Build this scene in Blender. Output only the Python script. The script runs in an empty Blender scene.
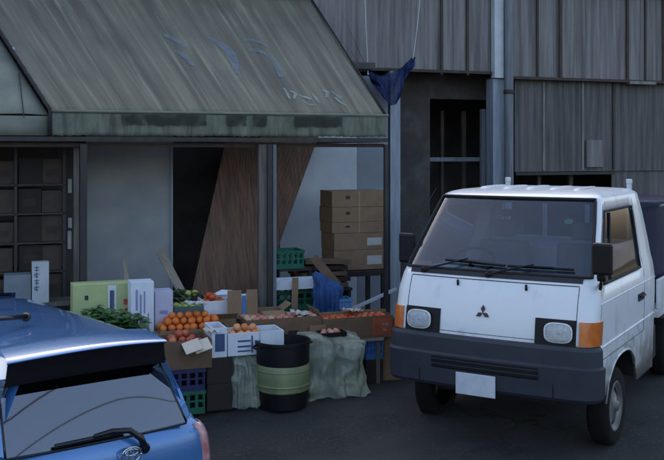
import bpy, bmesh, math, random
from mathutils import Vector, Matrix, noise as mn
R = math.radians
random.seed(7)
S = bpy.context.scene
COL = S.collection

# ---------------------------------------------------------------- camera, world, sun, exposure
F = 930.0; CX = 332.0; HY = 150.0; H = 2.3          # focal length in photo pixels, horizon row, eye height
cam = bpy.data.cameras.new("camera"); camo = bpy.data.objects.new("camera", cam); COL.objects.link(camo)
camo.location = (0, 0, H); camo.rotation_euler = (R(90), 0, 0)
cam.sensor_width = 36; cam.lens = 36 * F / 664; cam.shift_y = -80 / 664
cam.clip_start = 0.05; cam.clip_end = 2000
S.camera = camo
SUN_EL, SUN_AZ = 24, -22      # the sun stands low behind the shop, a little to the left
w = bpy.data.worlds.new("World"); S.world = w; w.use_nodes = True
nt = w.node_tree; nt.nodes.clear()
sky = nt.nodes.new('ShaderNodeTexSky'); sky.sky_type = 'NISHITA'; sky.sun_disc = False
sky.sun_elevation = R(SUN_EL); sky.sun_rotation = R(SUN_AZ); sky.air_density = 1.0; sky.dust_density = 5.0; sky.ozone_density = 0.4
bg = nt.nodes.new('ShaderNodeBackground'); bg.inputs[1].default_value = 0.10
ow = nt.nodes.new('ShaderNodeOutputWorld')
nt.links.new(sky.outputs[0], bg.inputs[0]); nt.links.new(bg.outputs[0], ow.inputs[0])
sl = bpy.data.lights.new("sun", 'SUN'); sl.energy = 2.5; sl.angle = R(0.5); sl.color = (1, .93, .82)
so = bpy.data.objects.new("sun", sl); COL.objects.link(so)
sd = Vector((math.sin(R(SUN_AZ)) * math.cos(R(SUN_EL)), math.cos(R(SUN_AZ)) * math.cos(R(SUN_EL)), math.sin(R(SUN_EL))))
so.rotation_euler = sd.to_track_quat('Z', 'Y').to_euler(); so.location = (0, 0, 20)
vs = S.view_settings; vs.view_transform = 'Standard'; vs.look = 'None'; vs.exposure = 2.15; vs.gamma = 1; vs.use_curve_mapping = False

# ---------------------------------------------------------------- materials
MATS = {}
def mat(name, col, rough=.7, metal=0, col2=None, scale=6, stretch=(1, 1, 1), lo=.35, hi=.65, bump=0, bscale=60, coat=0, spec=.5, col3=None, scale3=2, stretch3=(1, 1, 1), lo3=.5, hi3=.7):
    if name in MATS: return MATS[name]
    m = bpy.data.materials.new(name); m.use_nodes = True; n = m.node_tree.nodes; l = m.node_tree.links
    b = n['Principled BSDF']; b.inputs['Base Color'].default_value = (*col, 1); b.inputs['Roughness'].default_value = rough
    b.inputs['Metallic'].default_value = metal; b.inputs['Coat Weight'].default_value = coat; b.inputs['Coat Roughness'].default_value = .04
    b.inputs['Specular IOR Level'].default_value = spec
    tc = n.new('ShaderNodeTexCoord')
    def noise(sc, st, det=6):
        mp = n.new('ShaderNodeMapping'); mp.inputs['Scale'].default_value = st; l.new(tc.outputs['Object'], mp.inputs[0])
        t = n.new('ShaderNodeTexNoise'); t.inputs['Scale'].default_value = sc; t.inputs['Detail'].default_value = det; t.inputs['Roughness'].default_value = .6
        l.new(mp.outputs[0], t.inputs[0]); return t
    def mix(prev, t, c, a, z):
        r = n.new('ShaderNodeMapRange'); r.inputs[1].default_value = a; r.inputs[2].default_value = z; l.new(t.outputs[0], r.inputs[0])
        x = n.new('ShaderNodeMix'); x.data_type = 'RGBA'; l.new(r.outputs[0], x.inputs[0])
        if isinstance(prev, tuple): x.inputs[6].default_value = (*prev, 1)
        else: l.new(prev, x.inputs[6])
        x.inputs[7].default_value = (*c, 1); return x.outputs[2]
    if col2 is None: col2 = tuple(c * .8 for c in col)
    o = mix(tuple(col), noise(scale, stretch), col2, lo, hi)
    if col3: o = mix(o, noise(scale3, stretch3), col3, lo3, hi3)
    l.new(o, b.inputs['Base Color'])
    if bump:
        bt = noise(bscale, (1, 1, 1), 3); bn = n.new('ShaderNodeBump'); bn.inputs['Strength'].default_value = bump; bn.inputs['Distance'].default_value = .01
        l.new(bt.outputs[0], bn.inputs['Height']); l.new(bn.outputs[0], b.inputs['Normal'])
    MATS[name] = m; return m
def streak_mat(name, c1, c2, c3, ru=60):
    m = bpy.data.materials.new(name); m.use_nodes = True; n = m.node_tree.nodes; l = m.node_tree.links
    b = n['Principled BSDF']; b.inputs['Roughness'].default_value = .8; tc = n.new('ShaderNodeTexCoord'); prev = None
    for (su, sv, c, a, z, det) in ((26, .9, c2, .36, .62, 5), (ru, 1.6, c3, .52, .74, 4), (7, 3.0, c2, .5, .8, 6), (110, 2.2, c2, .55, .8, 3)):
        mp = n.new('ShaderNodeMapping'); mp.inputs['Scale'].default_value = (su, sv, 1); l.new(tc.outputs['UV'], mp.inputs[0])
        t = n.new('ShaderNodeTexNoise'); t.inputs['Scale'].default_value = 1; t.inputs['Detail'].default_value = det; l.new(mp.outputs[0], t.inputs[0])
        r = n.new('ShaderNodeMapRange'); r.inputs[1].default_value = a; r.inputs[2].default_value = z; r.inputs[4].default_value = .8; l.new(t.outputs[0], r.inputs[0])
        x = n.new('ShaderNodeMix'); x.data_type = 'RGBA'; l.new(r.outputs[0], x.inputs[0])
        if prev is None: x.inputs[6].default_value = (*c1, 1)
        else: l.new(prev, x.inputs[6])
        x.inputs[7].default_value = (*c, 1); prev = x.outputs[2]
    l.new(prev, b.inputs['Base Color']); MATS[name] = m; return m
def glass(name, tint, refl=.1, rough=.02, gcol=(.9, .93, 1)):
    m = bpy.data.materials.new(name); m.use_nodes = True; n = m.node_tree.nodes; l = m.node_tree.links; n.clear()
    o = n.new('ShaderNodeOutputMaterial'); tr = n.new('ShaderNodeBsdfTransparent'); tr.inputs[0].default_value = (*tint, 1)
    g = n.new('ShaderNodeBsdfGlossy'); g.inputs[0].default_value = (*gcol, 1); g.inputs[1].default_value = rough
    fr = n.new('ShaderNodeFresnel'); fr.inputs[0].default_value = 1.5
    ad = n.new('ShaderNodeMath'); ad.operation = 'ADD'; ad.inputs[1].default_value = refl; l.new(fr.outputs[0], ad.inputs[0])
    mx = n.new('ShaderNodeMixShader'); l.new(ad.outputs[0], mx.inputs[0]); l.new(tr.outputs[0], mx.inputs[1]); l.new(g.outputs[0], mx.inputs[2]); l.new(mx.outputs[0], o.inputs[0])
    MATS[name] = m; return m
def film(name, col, alpha=.5, rough=.35):
    m = bpy.data.materials.new(name); m.use_nodes = True; n = m.node_tree.nodes; l = m.node_tree.links
    b = n['Principled BSDF']; b.inputs['Base Color'].default_value = (*col, 1); b.inputs['Roughness'].default_value = rough
    tc = n.new('ShaderNodeTexCoord'); t = n.new('ShaderNodeTexNoise'); t.inputs['Scale'].default_value = 5; t.inputs['Detail'].default_value = 5; l.new(tc.outputs['Object'], t.inputs[0])
    r = n.new('ShaderNodeMapRange'); r.inputs[1].default_value = .35; r.inputs[2].default_value = .7; r.inputs[3].default_value = alpha; r.inputs[4].default_value = min(1, alpha + .3)
    l.new(t.outputs[0], r.inputs[0]); l.new(r.outputs[0], b.inputs['Alpha'])
    bn = n.new('ShaderNodeBump'); bn.inputs['Strength'].default_value = .5; bn.inputs['Distance'].default_value = .02; l.new(t.outputs[0], bn.inputs['Height']); l.new(bn.outputs[0], b.inputs['Normal'])
    MATS[name] = m; return m

M_asph = mat('asphalt', (.024, .024, .026), .95, col2=(.045, .043, .043), scale=1.1, lo=.40, hi=.62, bump=1.0, bscale=70, col3=(.10, .095, .09), scale3=42, lo3=.58, hi3=.70)
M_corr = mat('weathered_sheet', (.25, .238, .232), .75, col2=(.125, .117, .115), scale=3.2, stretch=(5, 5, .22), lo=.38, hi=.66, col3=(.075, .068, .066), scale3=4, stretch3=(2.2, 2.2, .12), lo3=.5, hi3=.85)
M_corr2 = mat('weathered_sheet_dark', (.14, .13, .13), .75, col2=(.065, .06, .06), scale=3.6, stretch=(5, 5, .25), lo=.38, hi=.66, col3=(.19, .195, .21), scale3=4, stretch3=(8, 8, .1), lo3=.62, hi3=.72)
M_rust = mat('rusty_batten', (.05, .042, .040), .85, col2=(.085, .058, .046), scale=9, stretch=(1, 1, .4))
M_palebat = mat('pale_batten', (.3, .29, .26), .8, col2=(.16, .15, .14), scale=8, stretch=(1, 1, .3))
M_awn = mat('awning_canvas', (.135, .15, .135), .8, col2=(.075, .08, .075), scale=5, stretch=(7, .28, .28), lo=.36, hi=.66, bump=.25, bscale=160, col3=(.20, .225, .19), scale3=4, stretch3=(5, .2, .2), lo3=.52, hi3=.74)
M_awn2 = mat('awning_canvas_pale', (.23, .235, .19), .75, col2=(.15, .165, .135), scale=3, bump=.2, bscale=90)
M_val = mat('valance_canvas', (.17, .185, .14), .8, col2=(.07, .075, .06), scale=3, stretch=(3, 1, .8), lo=.40, hi=.66, bump=.2, bscale=60, col3=(.22, .235, .18), scale3=9, stretch3=(3, 1, .3), lo3=.55, hi3=.75)
M_fade = None
M_fade2 = None
M_cord = mat('dark_cord', (.025, .02, .022), .8, scale=30)
M_dpost = mat('dark_painted_steel', (.022, .021, .023), .6, col2=(.045, .036, .032), scale=12, stretch=(1, 1, .2))
M_bpost = mat('brown_grey_post', (.16, .14, .12), .8, col2=(.09, .08, .075), scale=9, stretch=(3, 3, .3))
M_wpost = mat('pale_blue_post', (.33, .38, .44), .6, col2=(.23, .27, .32), scale=6, stretch=(3, 3, .3))
M_gpipe = mat('grey_pipe', (.2, .22, .25), .6, col2=(.12, .13, .15), scale=5, stretch=(3, 3, .3))
M_blue = mat('blue_strip', (.03, .06, .22), .5, scale=5)
M_white = mat('white_strip', (.62, .66, .7), .5, col2=(.5, .53, .56), scale=4)
M_panel = mat('grey_panel', (.38, .385, .40), .7, col2=(.30, .31, .33), scale=2.5)
M_inwall = mat('pale_inner_wall', (.54, .57, .62), .75, col2=(.44, .47, .52), scale=2)
M_inwall2 = mat('grey_inner_wall', (.25, .28, .33), .75, col2=(.2, .22, .26), scale=2)
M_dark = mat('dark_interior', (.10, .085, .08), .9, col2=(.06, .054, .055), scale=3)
M_plast = mat('brown_plaster', (.075, .064, .060), .9, col2=(.055, .048, .047), scale=4, col3=(.1, .095, .09), scale3=3)
M_bamboo = mat('brown_reed', (.23, .125, .085), .85, col2=(.12, .072, .055), scale=5, stretch=(6, 1, .3), lo=.38, hi=.62, bump=.4, bscale=40)
M_wood = mat('weathered_wood', (.33, .28, .22), .8, col2=(.22, .18, .14), scale=8, stretch=(6, 1, .6))
M_ply = mat('pale_board', (.36, .28, .2), .8, col2=(.28, .21, .15), scale=6)
M_card = mat('cardboard', (.27, .175, .105), .85, col2=(.22, .14, .085), scale=7)
M_card2 = mat('brown_cardboard', (.19, .11, .065), .85, col2=(.125, .08, .052), scale=7)
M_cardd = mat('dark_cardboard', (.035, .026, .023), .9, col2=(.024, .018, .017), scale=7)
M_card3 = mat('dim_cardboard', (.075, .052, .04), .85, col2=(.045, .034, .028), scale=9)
M_flap = mat('cream_card', (.62, .55, .44), .8, col2=(.52, .46, .38), scale=6)
M_lab = mat('pale_label', (.5, .5, .47), .7, col2=(.42, .42, .4), scale=12)
M_tape = mat('packing_tape', (.33, .24, .15), .3, scale=9)
M_yell = mat('yellow_green_card', (.47, .52, .25), .7, col2=(.40, .44, .2), scale=6)
M_foam = mat('white_foam', (.70, .74, .80), .7, col2=(.62, .66, .74), scale=8, bump=.1, bscale=120)
M_lav = mat('lavender_card', (.52, .52, .66), .7, col2=(.46, .46, .62), scale=6)
M_ink = mat('blue_ink', (.06, .09, .22), .7, scale=9)
M_inkp = mat('violet_ink', (.30, .28, .50), .7, scale=9)
M_inkr = mat('red_ink', (.5, .08, .05), .7, scale=9)
M_inkk = mat('dark_ink', (.03, .03, .035), .7, scale=9)
M_navy = mat('navy_plastic', (.018, .025, .10), .45, scale=5)
M_green = mat('green_plastic', (.01, .14, .085), .45, col2=(.008, .1, .06), scale=5)
M_teal = mat('teal_plastic', (.09, .16, .16), .5, scale=5)
M_bluep = mat('blue_plastic', (.05, .16, .42), .45, scale=5)
M_bluec = mat('blue_cloth', (.03, .10, .28), .8, col2=(.02, .06, .18), scale=9, bump=.4, bscale=25)
M_lblue = mat('light_blue_plastic', (.14, .3, .55), .45, scale=5)
M_black = mat('black_plastic', (.008, .008, .010), .5, spec=.3, scale=5, bump=.15, bscale=90)
M_olive = mat('olive_plastic', (.27, .30, .15), .5, col2=(.15, .17, .09), scale=4, stretch=(1, 1, .5))
M_org = mat('orange_peel', (.75, .20, .03), .5, col2=(.6, .13, .02), scale=9, bump=.2, bscale=160)
M_org2 = mat('pale_orange_peel', (.72, .34, .16), .5, col2=(.6, .25, .1), scale=9)
M_tom = mat('tomato_skin', (.6, .055, .02), .3, col2=(.5, .12, .03), scale=7)
M_peach = mat('pinkish_skin', (.55, .25, .18), .5, col2=(.45, .13, .09), scale=9)
M_lemon = mat('yellow_green_skin', (.5, .5, .12), .5, col2=(.36, .4, .08), scale=9)
M_apple = mat('red_apple_skin', (.42, .03, .02), .35, col2=(.5, .2, .08), scale=6)
M_leaf = mat('green_leaf', (.06, .15, .035), .6, col2=(.03, .07, .02), scale=14)
M_leafb = mat('dark_leaf', (.03, .06, .025), .7, col2=(.06, .085, .03), scale=14)
M_net = mat('blue_net', (.015, .035, .15), .8, col2=(.01, .02, .08), scale=20)
M_string = mat('white_string', (.5, .52, .55), .8, scale=20)
M_tarp = mat('navy_tarp', (.012, .018, .06), .6, col2=(.008, .012, .04), scale=5, bump=.3, bscale=12)
M_tw = mat('truck_white_paint', (.76, .79, .84), .35, col2=(.70, .73, .78), scale=1.4, coat=.4, lo=.3, hi=.8, col3=(.50, .49, .47), scale3=5, stretch3=(1, 1, .35), lo3=.57, hi3=.85)
n_ = M_tw.node_tree.nodes; l_ = M_tw.node_tree.links; bs_ = n_['Principled BSDF']; src = bs_.inputs['Base Color'].links[0].from_socket
tc_ = n_.new('ShaderNodeTexCoord'); nz_ = n_.new('ShaderNodeTexNoise'); nz_.inputs['Scale'].default_value = 9; nz_.inputs['Detail'].default_value = 8; l_.new(tc_.outputs['Object'], nz_.inputs[0])
sp_ = n_.new('ShaderNodeSeparateXYZ'); l_.new(tc_.outputs['Object'], sp_.inputs[0]); ma_ = n_.new('ShaderNodeMath'); ma_.operation = 'MULTIPLY_ADD'; ma_.inputs[1].default_value = .9; l_.new(nz_.outputs[0], ma_.inputs[0]); l_.new(sp_.outputs['Z'], ma_.inputs[2])
mr_ = n_.new('ShaderNodeMapRange'); mr_.inputs[1].default_value = .82; mr_.inputs[2].default_value = 1.25; mr_.inputs[3].default_value = .85; mr_.inputs[4].default_value = 0; l_.new(ma_.outputs[0], mr_.inputs[0])
mx_ = n_.new('ShaderNodeMix'); mx_.data_type = 'RGBA'; mx_.inputs[7].default_value = (.20, .175, .145, 1); l_.new(mr_.outputs[0], mx_.inputs[0]); l_.new(src, mx_.inputs[6]); l_.new(mx_.outputs[2], bs_.inputs['Base Color'])
M_bump = mat('bumper_grey', (.030, .036, .052), .6, col2=(.022, .027, .04), scale=5, bump=.1, bscale=200)
M_rub = mat('black_rubber', (.014, .014, .015), .75, scale=9)
M_tyre = mat('tyre_rubber', (.009, .009, .010), .95, spec=.2, col2=(.016, .015, .015), scale=6)
M_rim = mat('steel_rim', (.24, .24, .25), .5, .4, col2=(.12, .115, .11), scale=8)
M_chrome = mat('lamp_reflector', (.75, .78, .8), .12, 1.0, scale=6)
M_refl = mat('lamp_silver', (.88, .89, .9), .35, .1, col2=(.62, .65, .68), scale=50)
M_amber = mat('amber_lens', (.62, .16, .02), .2, col2=(.5, .11, .015), scale=14, coat=.5)
M_seam = mat('seam_dark', (.03, .033, .042), .8, scale=9)
M_dash = mat('dash_grey', (.08, .085, .095), .7, scale=6)
M_seat = mat('seat_vinyl', (.16, .17, .19), .6, scale=6)
M_plate = mat('plate_white', (.62, .66, .74), .5, col2=(.5, .54, .62), scale=9)
M_gls = glass('windscreen_glass', (.52, .60, .72), .05)
M_gls2 = glass('side_glass', (.70, .75, .80), .03)
M_cgl = glass('car_tinted_glass', (.10, .11, .13), .20, .02)
M_glsl = glass('lamp_glass', (.95, .96, .98), .0, .15)
M_cb = mat('car_blue_paint', (.07, .21, .50), .25, .30, col2=(.06, .19, .46), scale=3, coat=1)
M_cg = mat('car_dark_glass', (.035, .045, .06), .05, 0, scale=3, spec=1.0, coat=1)
M_cblk = mat('car_black_trim', (.008, .008, .012), .3, scale=3)
M_tail = mat('tail_lamp_red', (.60, .36, .38), .12, col2=(.42, .14, .16), scale=12, coat=1)
M_badge = mat('badge_chrome', (.75, .78, .82), .18, 1.0, scale=9)
def faded(name, col, top):
    m = film(name, col, 0, .85); n = m.node_tree.nodes
    for q in n:
        if q.type == 'TEX_NOISE': q.inputs['Scale'].default_value = 9
        if q.type == 'MAP_RANGE': q.inputs[1].default_value = .3; q.inputs[2].default_value = .6; q.inputs[3].default_value = .12; q.inputs[4].default_value = top
    for q in n:
        if q.type == 'BUMP': q.inputs['Strength'].default_value = 0
    return m
M_fade = faded('faded_blue_paint', (.24, .29, .38), .50); M_fade2 = faded('faded_pale_paint', (.42, .46, .42), .6)
M_sheet = film('plastic_sheet', (.62, .68, .54), .22, .16)
M_stick = mat('round_sticker', (.2, .5, .3), .6, scale=9)
M_stick2 = mat('red_sticker', (.5, .22, .2), .6, scale=9)
M_paper = mat('white_paper', (.6, .68, .72), .7, scale=9)
M_cable = mat('black_cable', (.01, .01, .01), .6, scale=9)

# ---------------------------------------------------------------- mesh helpers
class MB:
    def __init__(s): s.v = []; s.f = []
    def add(s, vs, fs):
        o = len(s.v); s.v += [tuple(p) for p in vs]; s.f += [tuple(i + o for i in f) for f in fs]; return s
    def box(s, x0, x1, y0, y1, z0, z1, m=None):
        v = [Vector((x, y, z)) for z in (z0, z1) for y in (y0, y1) for x in (x0, x1)]
        if m is not None: v = [m @ p for p in v]
        return s.add(v, [(0, 2, 3, 1), (4, 5, 7, 6), (0, 1, 5, 4), (2, 6, 7, 3), (0, 4, 6, 2), (1, 3, 7, 5)])
    def tube(s, pts, r, n=8, r1=None):
        pts = [Vector(p) for p in pts]; rings = []
        for i, p in enumerate(pts):
            d = (pts[min(i + 1, len(pts) - 1)] - pts[max(i - 1, 0)]).normalized()
            a = Vector((0, 0, 1)) if abs(d.z) < .9 else Vector((1, 0, 0))
            u = d.cross(a).normalized(); q = d.cross(u)
            rr = r if r1 is None else r + (r1 - r) * i / (len(pts) - 1)
            rings.append([p + (u * math.cos(2 * math.pi * k / n) + q * math.sin(2 * math.pi * k / n)) * rr for k in range(n)])
        v = [p for g in rings for p in g]; f = []
        for i in range(len(pts) - 1):
            for k in range(n): f.append((i * n + k, i * n + (k + 1) % n, (i + 1) * n + (k + 1) % n, (i + 1) * n + k))
        f.append(tuple(range(n))[::-1]); f.append(tuple((len(pts) - 1) * n + k for k in range(n)))
        return s.add(v, f)
    def lathe(s, prof, n=28, m=None, cap=True):      # prof: (r, z)
        v = []; f = []
        for r, z in prof:
            for k in range(n):
                a = 2 * math.pi * k / n; v.append(Vector((r * math.cos(a), r * math.sin(a), z)))
        for i in range(len(prof) - 1):
            for k in range(n): f.append((i * n + k, i * n + (k + 1) % n, (i + 1) * n + (k + 1) % n, (i + 1) * n + k))
        if cap: f.append(tuple(range(n))[::-1]); f.append(tuple((len(prof) - 1) * n + k for k in range(n)))
        if m is not None: v = [m @ p for p in v]
        return s.add(v, f)
    def grid(s, P):                                   # P[i][j] points
        n = len(P[0]); v = [p for r in P for p in r]
        return s.add(v, [(i * n + j, i * n + j + 1, (i + 1) * n + j + 1, (i + 1) * n + j) for i in range(len(P) - 1) for j in range(n - 1)])
    def prism(s, poly, d, m=None):                    # poly in (x,z), extruded along y by d
        n = len(poly); v = [Vector((x, 0, z)) for x, z in poly] + [Vector((x, d, z)) for x, z in poly]
        if m is not None: v = [m @ p for p in v]
        return s.add(v, [tuple(range(n)), tuple(range(n, 2 * n))[::-1]] + [(i, i + n, (i + 1) % n + n, (i + 1) % n) for i in range(n)])
    def build(s, name, m, parent=None, smooth=False, bevel=0, loc=None, rot=None, solid=0, sub=0, auto=None):
        me = bpy.data.meshes.new(name); me.from_pydata(s.v, [], s.f)
        bm = bmesh.new(); bm.from_mesh(me); bmesh.ops.recalc_face_normals(bm, faces=bm.faces); bm.to_mesh(me); bm.free()
        me.materials.append(m)
        o = bpy.data.objects.new(name, me); COL.objects.link(o)
        if parent: o.parent = parent
        if loc is not None: o.location = loc
        if rot is not None: o.rotation_euler = rot
        if smooth:
            for p in me.polygons: p.use_smooth = True
            if auto: me.set_sharp_from_angle(angle=R(auto))
        if bevel:
            b = o.modifiers.new('b', 'BEVEL'); b.width = bevel; b.segments = 2; b.limit_method = 'ANGLE'; b.angle_limit = R(40)
        if solid:
            q = o.modifiers.new('s', 'SOLIDIFY'); q.thickness = solid; q.offset = 0
        if sub:
            q = o.modifiers.new('u', 'SUBSURF'); q.levels = sub; q.render_levels = sub
        return o
def tag(o, label=None, cat=None, group=None, kind=None):
    if label: o['label'] = label
    if cat: o['category'] = cat
    if group: o['group'] = group
    if kind: o['kind'] = kind
    return o
def empty(name, loc=(0, 0, 0), rz=0, label=None, cat=None, group=None, rot=None):
    o = bpy.data.objects.new(name, None); COL.objects.link(o); o.location = loc; o.rotation_euler = rot or (0, 0, rz); o.empty_display_size = .1
    return tag(o, label, cat, group)
def copy_thing(o, loc, rot, label=None):
    c = o.copy(); COL.objects.link(c); c.location = loc; c.rotation_euler = rot
    if label: c['label'] = label
    for ch in o.children:
        k = ch.copy(); COL.objects.link(k); k.parent = c
        for g in ch.children:
            q = g.copy(); COL.objects.link(q); q.parent = k
    return c

# ---------------------------------------------------------------- shop frame: t along the front, D into the shop
BETA = R(20); U = Vector((math.cos(BETA), math.sin(BETA), 0)); N = Vector((-math.sin(BETA), math.cos(BETA), 0))
O = Vector(((268 - CX) / F * 9.8, 9.8, 0))
def W(t, D, z=0): return O + U * t + N * D + Vector((0, 0, z))
def tz(px, py, D):
    k = (px - CX) / F; P = O + N * D
    t = (k * P.y - P.x) / (U.x - k * U.y); q = P + U * t
    return t, H - (py - HY) / F * q.y
def T(px, D): return tz(px, 150, D)[0]
SHOP = empty('tmp'); bpy.data.objects.remove(SHOP)
def froot(name, t=0, D=0, z=0, rz=0, **k): return empty(name, W(t, D, z), BETA + rz, **k)

# ---------------------------------------------------------------- ground
def gz(x, y):
    def sm(a): a = max(0, min(1, a)); return a * a * (3 - 2 * a)
    return min(-.2 * sm((.2 - x) / 1.2) * sm((8.9 - y) / 2.7), -.07 * sm((8.25 - y) / .8))
n_ = M_asph.node_tree.nodes; l_ = M_asph.node_tree.links; bs_ = n_['Principled BSDF']; src = bs_.inputs['Base Color'].links[0].from_socket
tc_ = n_.new('ShaderNodeTexCoord'); nz_ = n_.new('ShaderNodeTexNoise'); nz_.inputs['Scale'].default_value = 2.5; nz_.inputs['Detail'].default_value = 6; l_.new(tc_.outputs['Object'], nz_.inputs[0])
ad_ = n_.new('ShaderNodeMixRGB'); ad_.blend_type = 'ADD'; ad_.inputs[0].default_value = .9; l_.new(tc_.outputs['Object'], ad_.inputs[1]); l_.new(nz_.outputs['Color'], ad_.inputs[2])
vo_ = n_.new('ShaderNodeTexVoronoi'); vo_.feature = 'DISTANCE_TO_EDGE'; vo_.inputs['Scale'].default_value = .45; l_.new(ad_.outputs[0], vo_.inputs[0])
mr_ = n_.new('ShaderNodeMapRange'); mr_.inputs[1].default_value = .003; mr_.inputs[2].default_value = .012; mr_.inputs[3].default_value = .75; mr_.inputs[4].default_value = 0; l_.new(vo_.outputs['Distance'], mr_.inputs[0])
mx_ = n_.new('ShaderNodeMix'); mx_.data_type = 'RGBA'; mx_.inputs[7].default_value = (.015, .014, .013, 1); l_.new(mr_.outputs[0], mx_.inputs[0]); l_.new(src, mx_.inputs[6]); l_.new(mx_.outputs[2], bs_.inputs['Base Color'])
g = MB(); xs = [-400, -60, -20, -10] + [-7 + .35 * i for i in range(41)] + [10, 20, 60, 400]; ys = [-400, -60, -10, 0] + [2 + .35 * i for i in range(41)] + [20, 40, 100, 600]
g.grid([[(x, y, gz(x, y)) for x in xs] for y in ys])
tag(g.build('ground', M_asph, smooth=True), kind='structure')

# ---------------------------------------------------------------- the building behind
bld = froot('shop_building', label='long dark shed-like building clad in weathered grey corrugated sheet above open doorways', cat='building')
DW = 2.35
def corr(mb, t0, t1, z0, z1, D, pitch=.15, amp=.005):
    n = int((t1 - t0) / pitch * 6); P0 = []; P1 = []
    for i in range(n + 1):
        t = t0 + (t1 - t0) * i / n; d = D + amp * math.sin(2 * math.pi * t / pitch)
        P0.append((t, d, z0)); P1.append((t, d, z1))
    mb.grid([P0, P1])
T505 = T(505, DW)
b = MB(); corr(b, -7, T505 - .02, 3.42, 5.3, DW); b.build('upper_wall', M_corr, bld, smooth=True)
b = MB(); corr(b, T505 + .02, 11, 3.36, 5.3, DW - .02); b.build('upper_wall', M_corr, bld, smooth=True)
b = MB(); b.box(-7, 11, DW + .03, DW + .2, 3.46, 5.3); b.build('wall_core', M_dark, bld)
b = MB(); b.box(-7.2, 11.2, DW - .25, DW + 7, 5.3, 5.42); b.build('roof', M_corr2, bld)
b = MB(); b.box(-7, -6.85, DW + .2, DW + 6.5, -.3, 5.3); b.box(10.85, 11, DW + .2, DW + 6.5, -.3, 5.3); b.box(-6.85, 10.85, DW + 6.4, DW + 6.5, -.3, 5.3); b.build('outer_wall', M_corr2, bld)
# lower wall right of the pipes, with the dark gap beneath its left half
tl0, tl1 = T(514, DW + .08), T(612, DW + .08)
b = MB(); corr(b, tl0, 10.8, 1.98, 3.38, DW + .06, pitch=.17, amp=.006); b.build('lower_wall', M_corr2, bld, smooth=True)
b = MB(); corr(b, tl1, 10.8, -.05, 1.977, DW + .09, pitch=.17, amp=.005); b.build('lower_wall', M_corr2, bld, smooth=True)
b = MB(); b.box(tl0, tl1, DW + .05, DW + .12, -.05, .95); b.build('low_wall', M_corr2, bld)
b = MB(); b.box(tl0, tl1, DW + .02, DW + .1, 1.93, 1.972); b.build('gap_lintel', M_dpost, bld)
b = MB(); b.box(tl0 + .45, tl0 + .5, DW + .15, DW + .2, .95, 1.93); b.box(tl0 + 1.0, tl0 + 1.06, DW + .15, DW + .2, .95, 1.93); b.build('mullion', M_rust, bld)
for px, wd, z0, z1, d, m in ((442, .035, 3.36, 5.3, DW - .04, M_rust), (468, .035, 3.36, 5.3, DW - .04, M_rust), (538, .03, 3.32, 5.3, DW - .06, M_rust), (561, .045, 3.32, 5.3, DW - .06, M_rust),
                          (628, .04, 3.3, 5.3, DW - .06, M_rust), (646, .025, 3.3, 5.3, DW - .06, M_rust), (664, .03, 3.3, 5.3, DW - .06, M_rust), (544, .03, 2.0, 3.33, DW + .035, M_palebat), (583, .03, 2.0, 3.33, DW + .035, M_palebat), (614, .03, 2.0, 3.33, DW + .035, M_rust)):
    t = T(px, d); b = MB(); b.box(t - wd / 2, t + wd / 2, d, d + .025, z0, z1); b.build('batten', m, bld)
t0 = T(364, DW); b = MB(); b.box(-7, T505 - .03, DW - .05, DW + .03, 3.385, 3.425); b.build('sill_trim', M_rust, bld)
b = MB(); b.box(T505 + .03, 11, DW - .075, DW + .03, 3.325, 3.365); b.build('sill_trim', M_rust, bld)
b = MB(); b.box(T(626, DW), T(652, DW), DW - .10, DW - .077, 3.30, 3.345); b.build('pale_bracket', M_palebat, bld)
b = MB(); b.box(T505 + .25, 11, DW - .16, DW - .05, 4.71, 4.80); b.build('gutter', M_rust, bld)
b = MB(); b.box(T(650, DW), T(659, DW), DW - .2, DW - .165, 4.70, 4.78); b.build('gutter_clip', M_white, bld)
tp0, tz0 = tz(586, 140, DW + .04); tp1, tz1 = tz(603, 167, DW + .04)
b = MB(); b.box(tp0, tp1, DW + .02, DW + .044, tz1, tz0); b.build('patch_panel', M_corr, bld)
# column with strips between the two halves
a0, a1 = T(494, DW - .1), T(503, DW - .1); b = MB(); b.box(a0, a1, DW - .12, DW - .02, 3.33, 5.3); b.build('white_strip', M_white, bld)
a2 = T(506, DW - .1); b = MB(); b.box(a1 + .003, a2, DW - .12, DW - .03, 3.33, 5.3); b.build('blue_strip', M_blue, bld)
b = MB(); b.box(T(491, DW), T(502, DW), DW - .06, DW + .14, -.05, 3.322); b.build('door_post', M_wpost, bld)
b = MB(); b.tube([W0 for W0 in [(T(510, DW - .2), DW - .17, -.05), (T(510, DW - .2), DW - .17, 5.3)]], .066, 14); b.build('drain_pipe', M_gpipe, bld, smooth=True, auto=50)
for z in (1.3, 3.1, 4.6):
    b = MB(); b.lathe([(.072, z), (.078, z + .01), (.078, z + .05), (.072, z + .06)], 14, Matrix.Translation((T(510, DW - .2), DW - .17, 0))); b.build('pipe_bracket', M_dpost, bld)
b = MB(); b.box(T(388, DW), T(398, DW), DW - .08, DW + .06, -.05, 3.38); b.build('door_post', M_wpost, bld)
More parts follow.
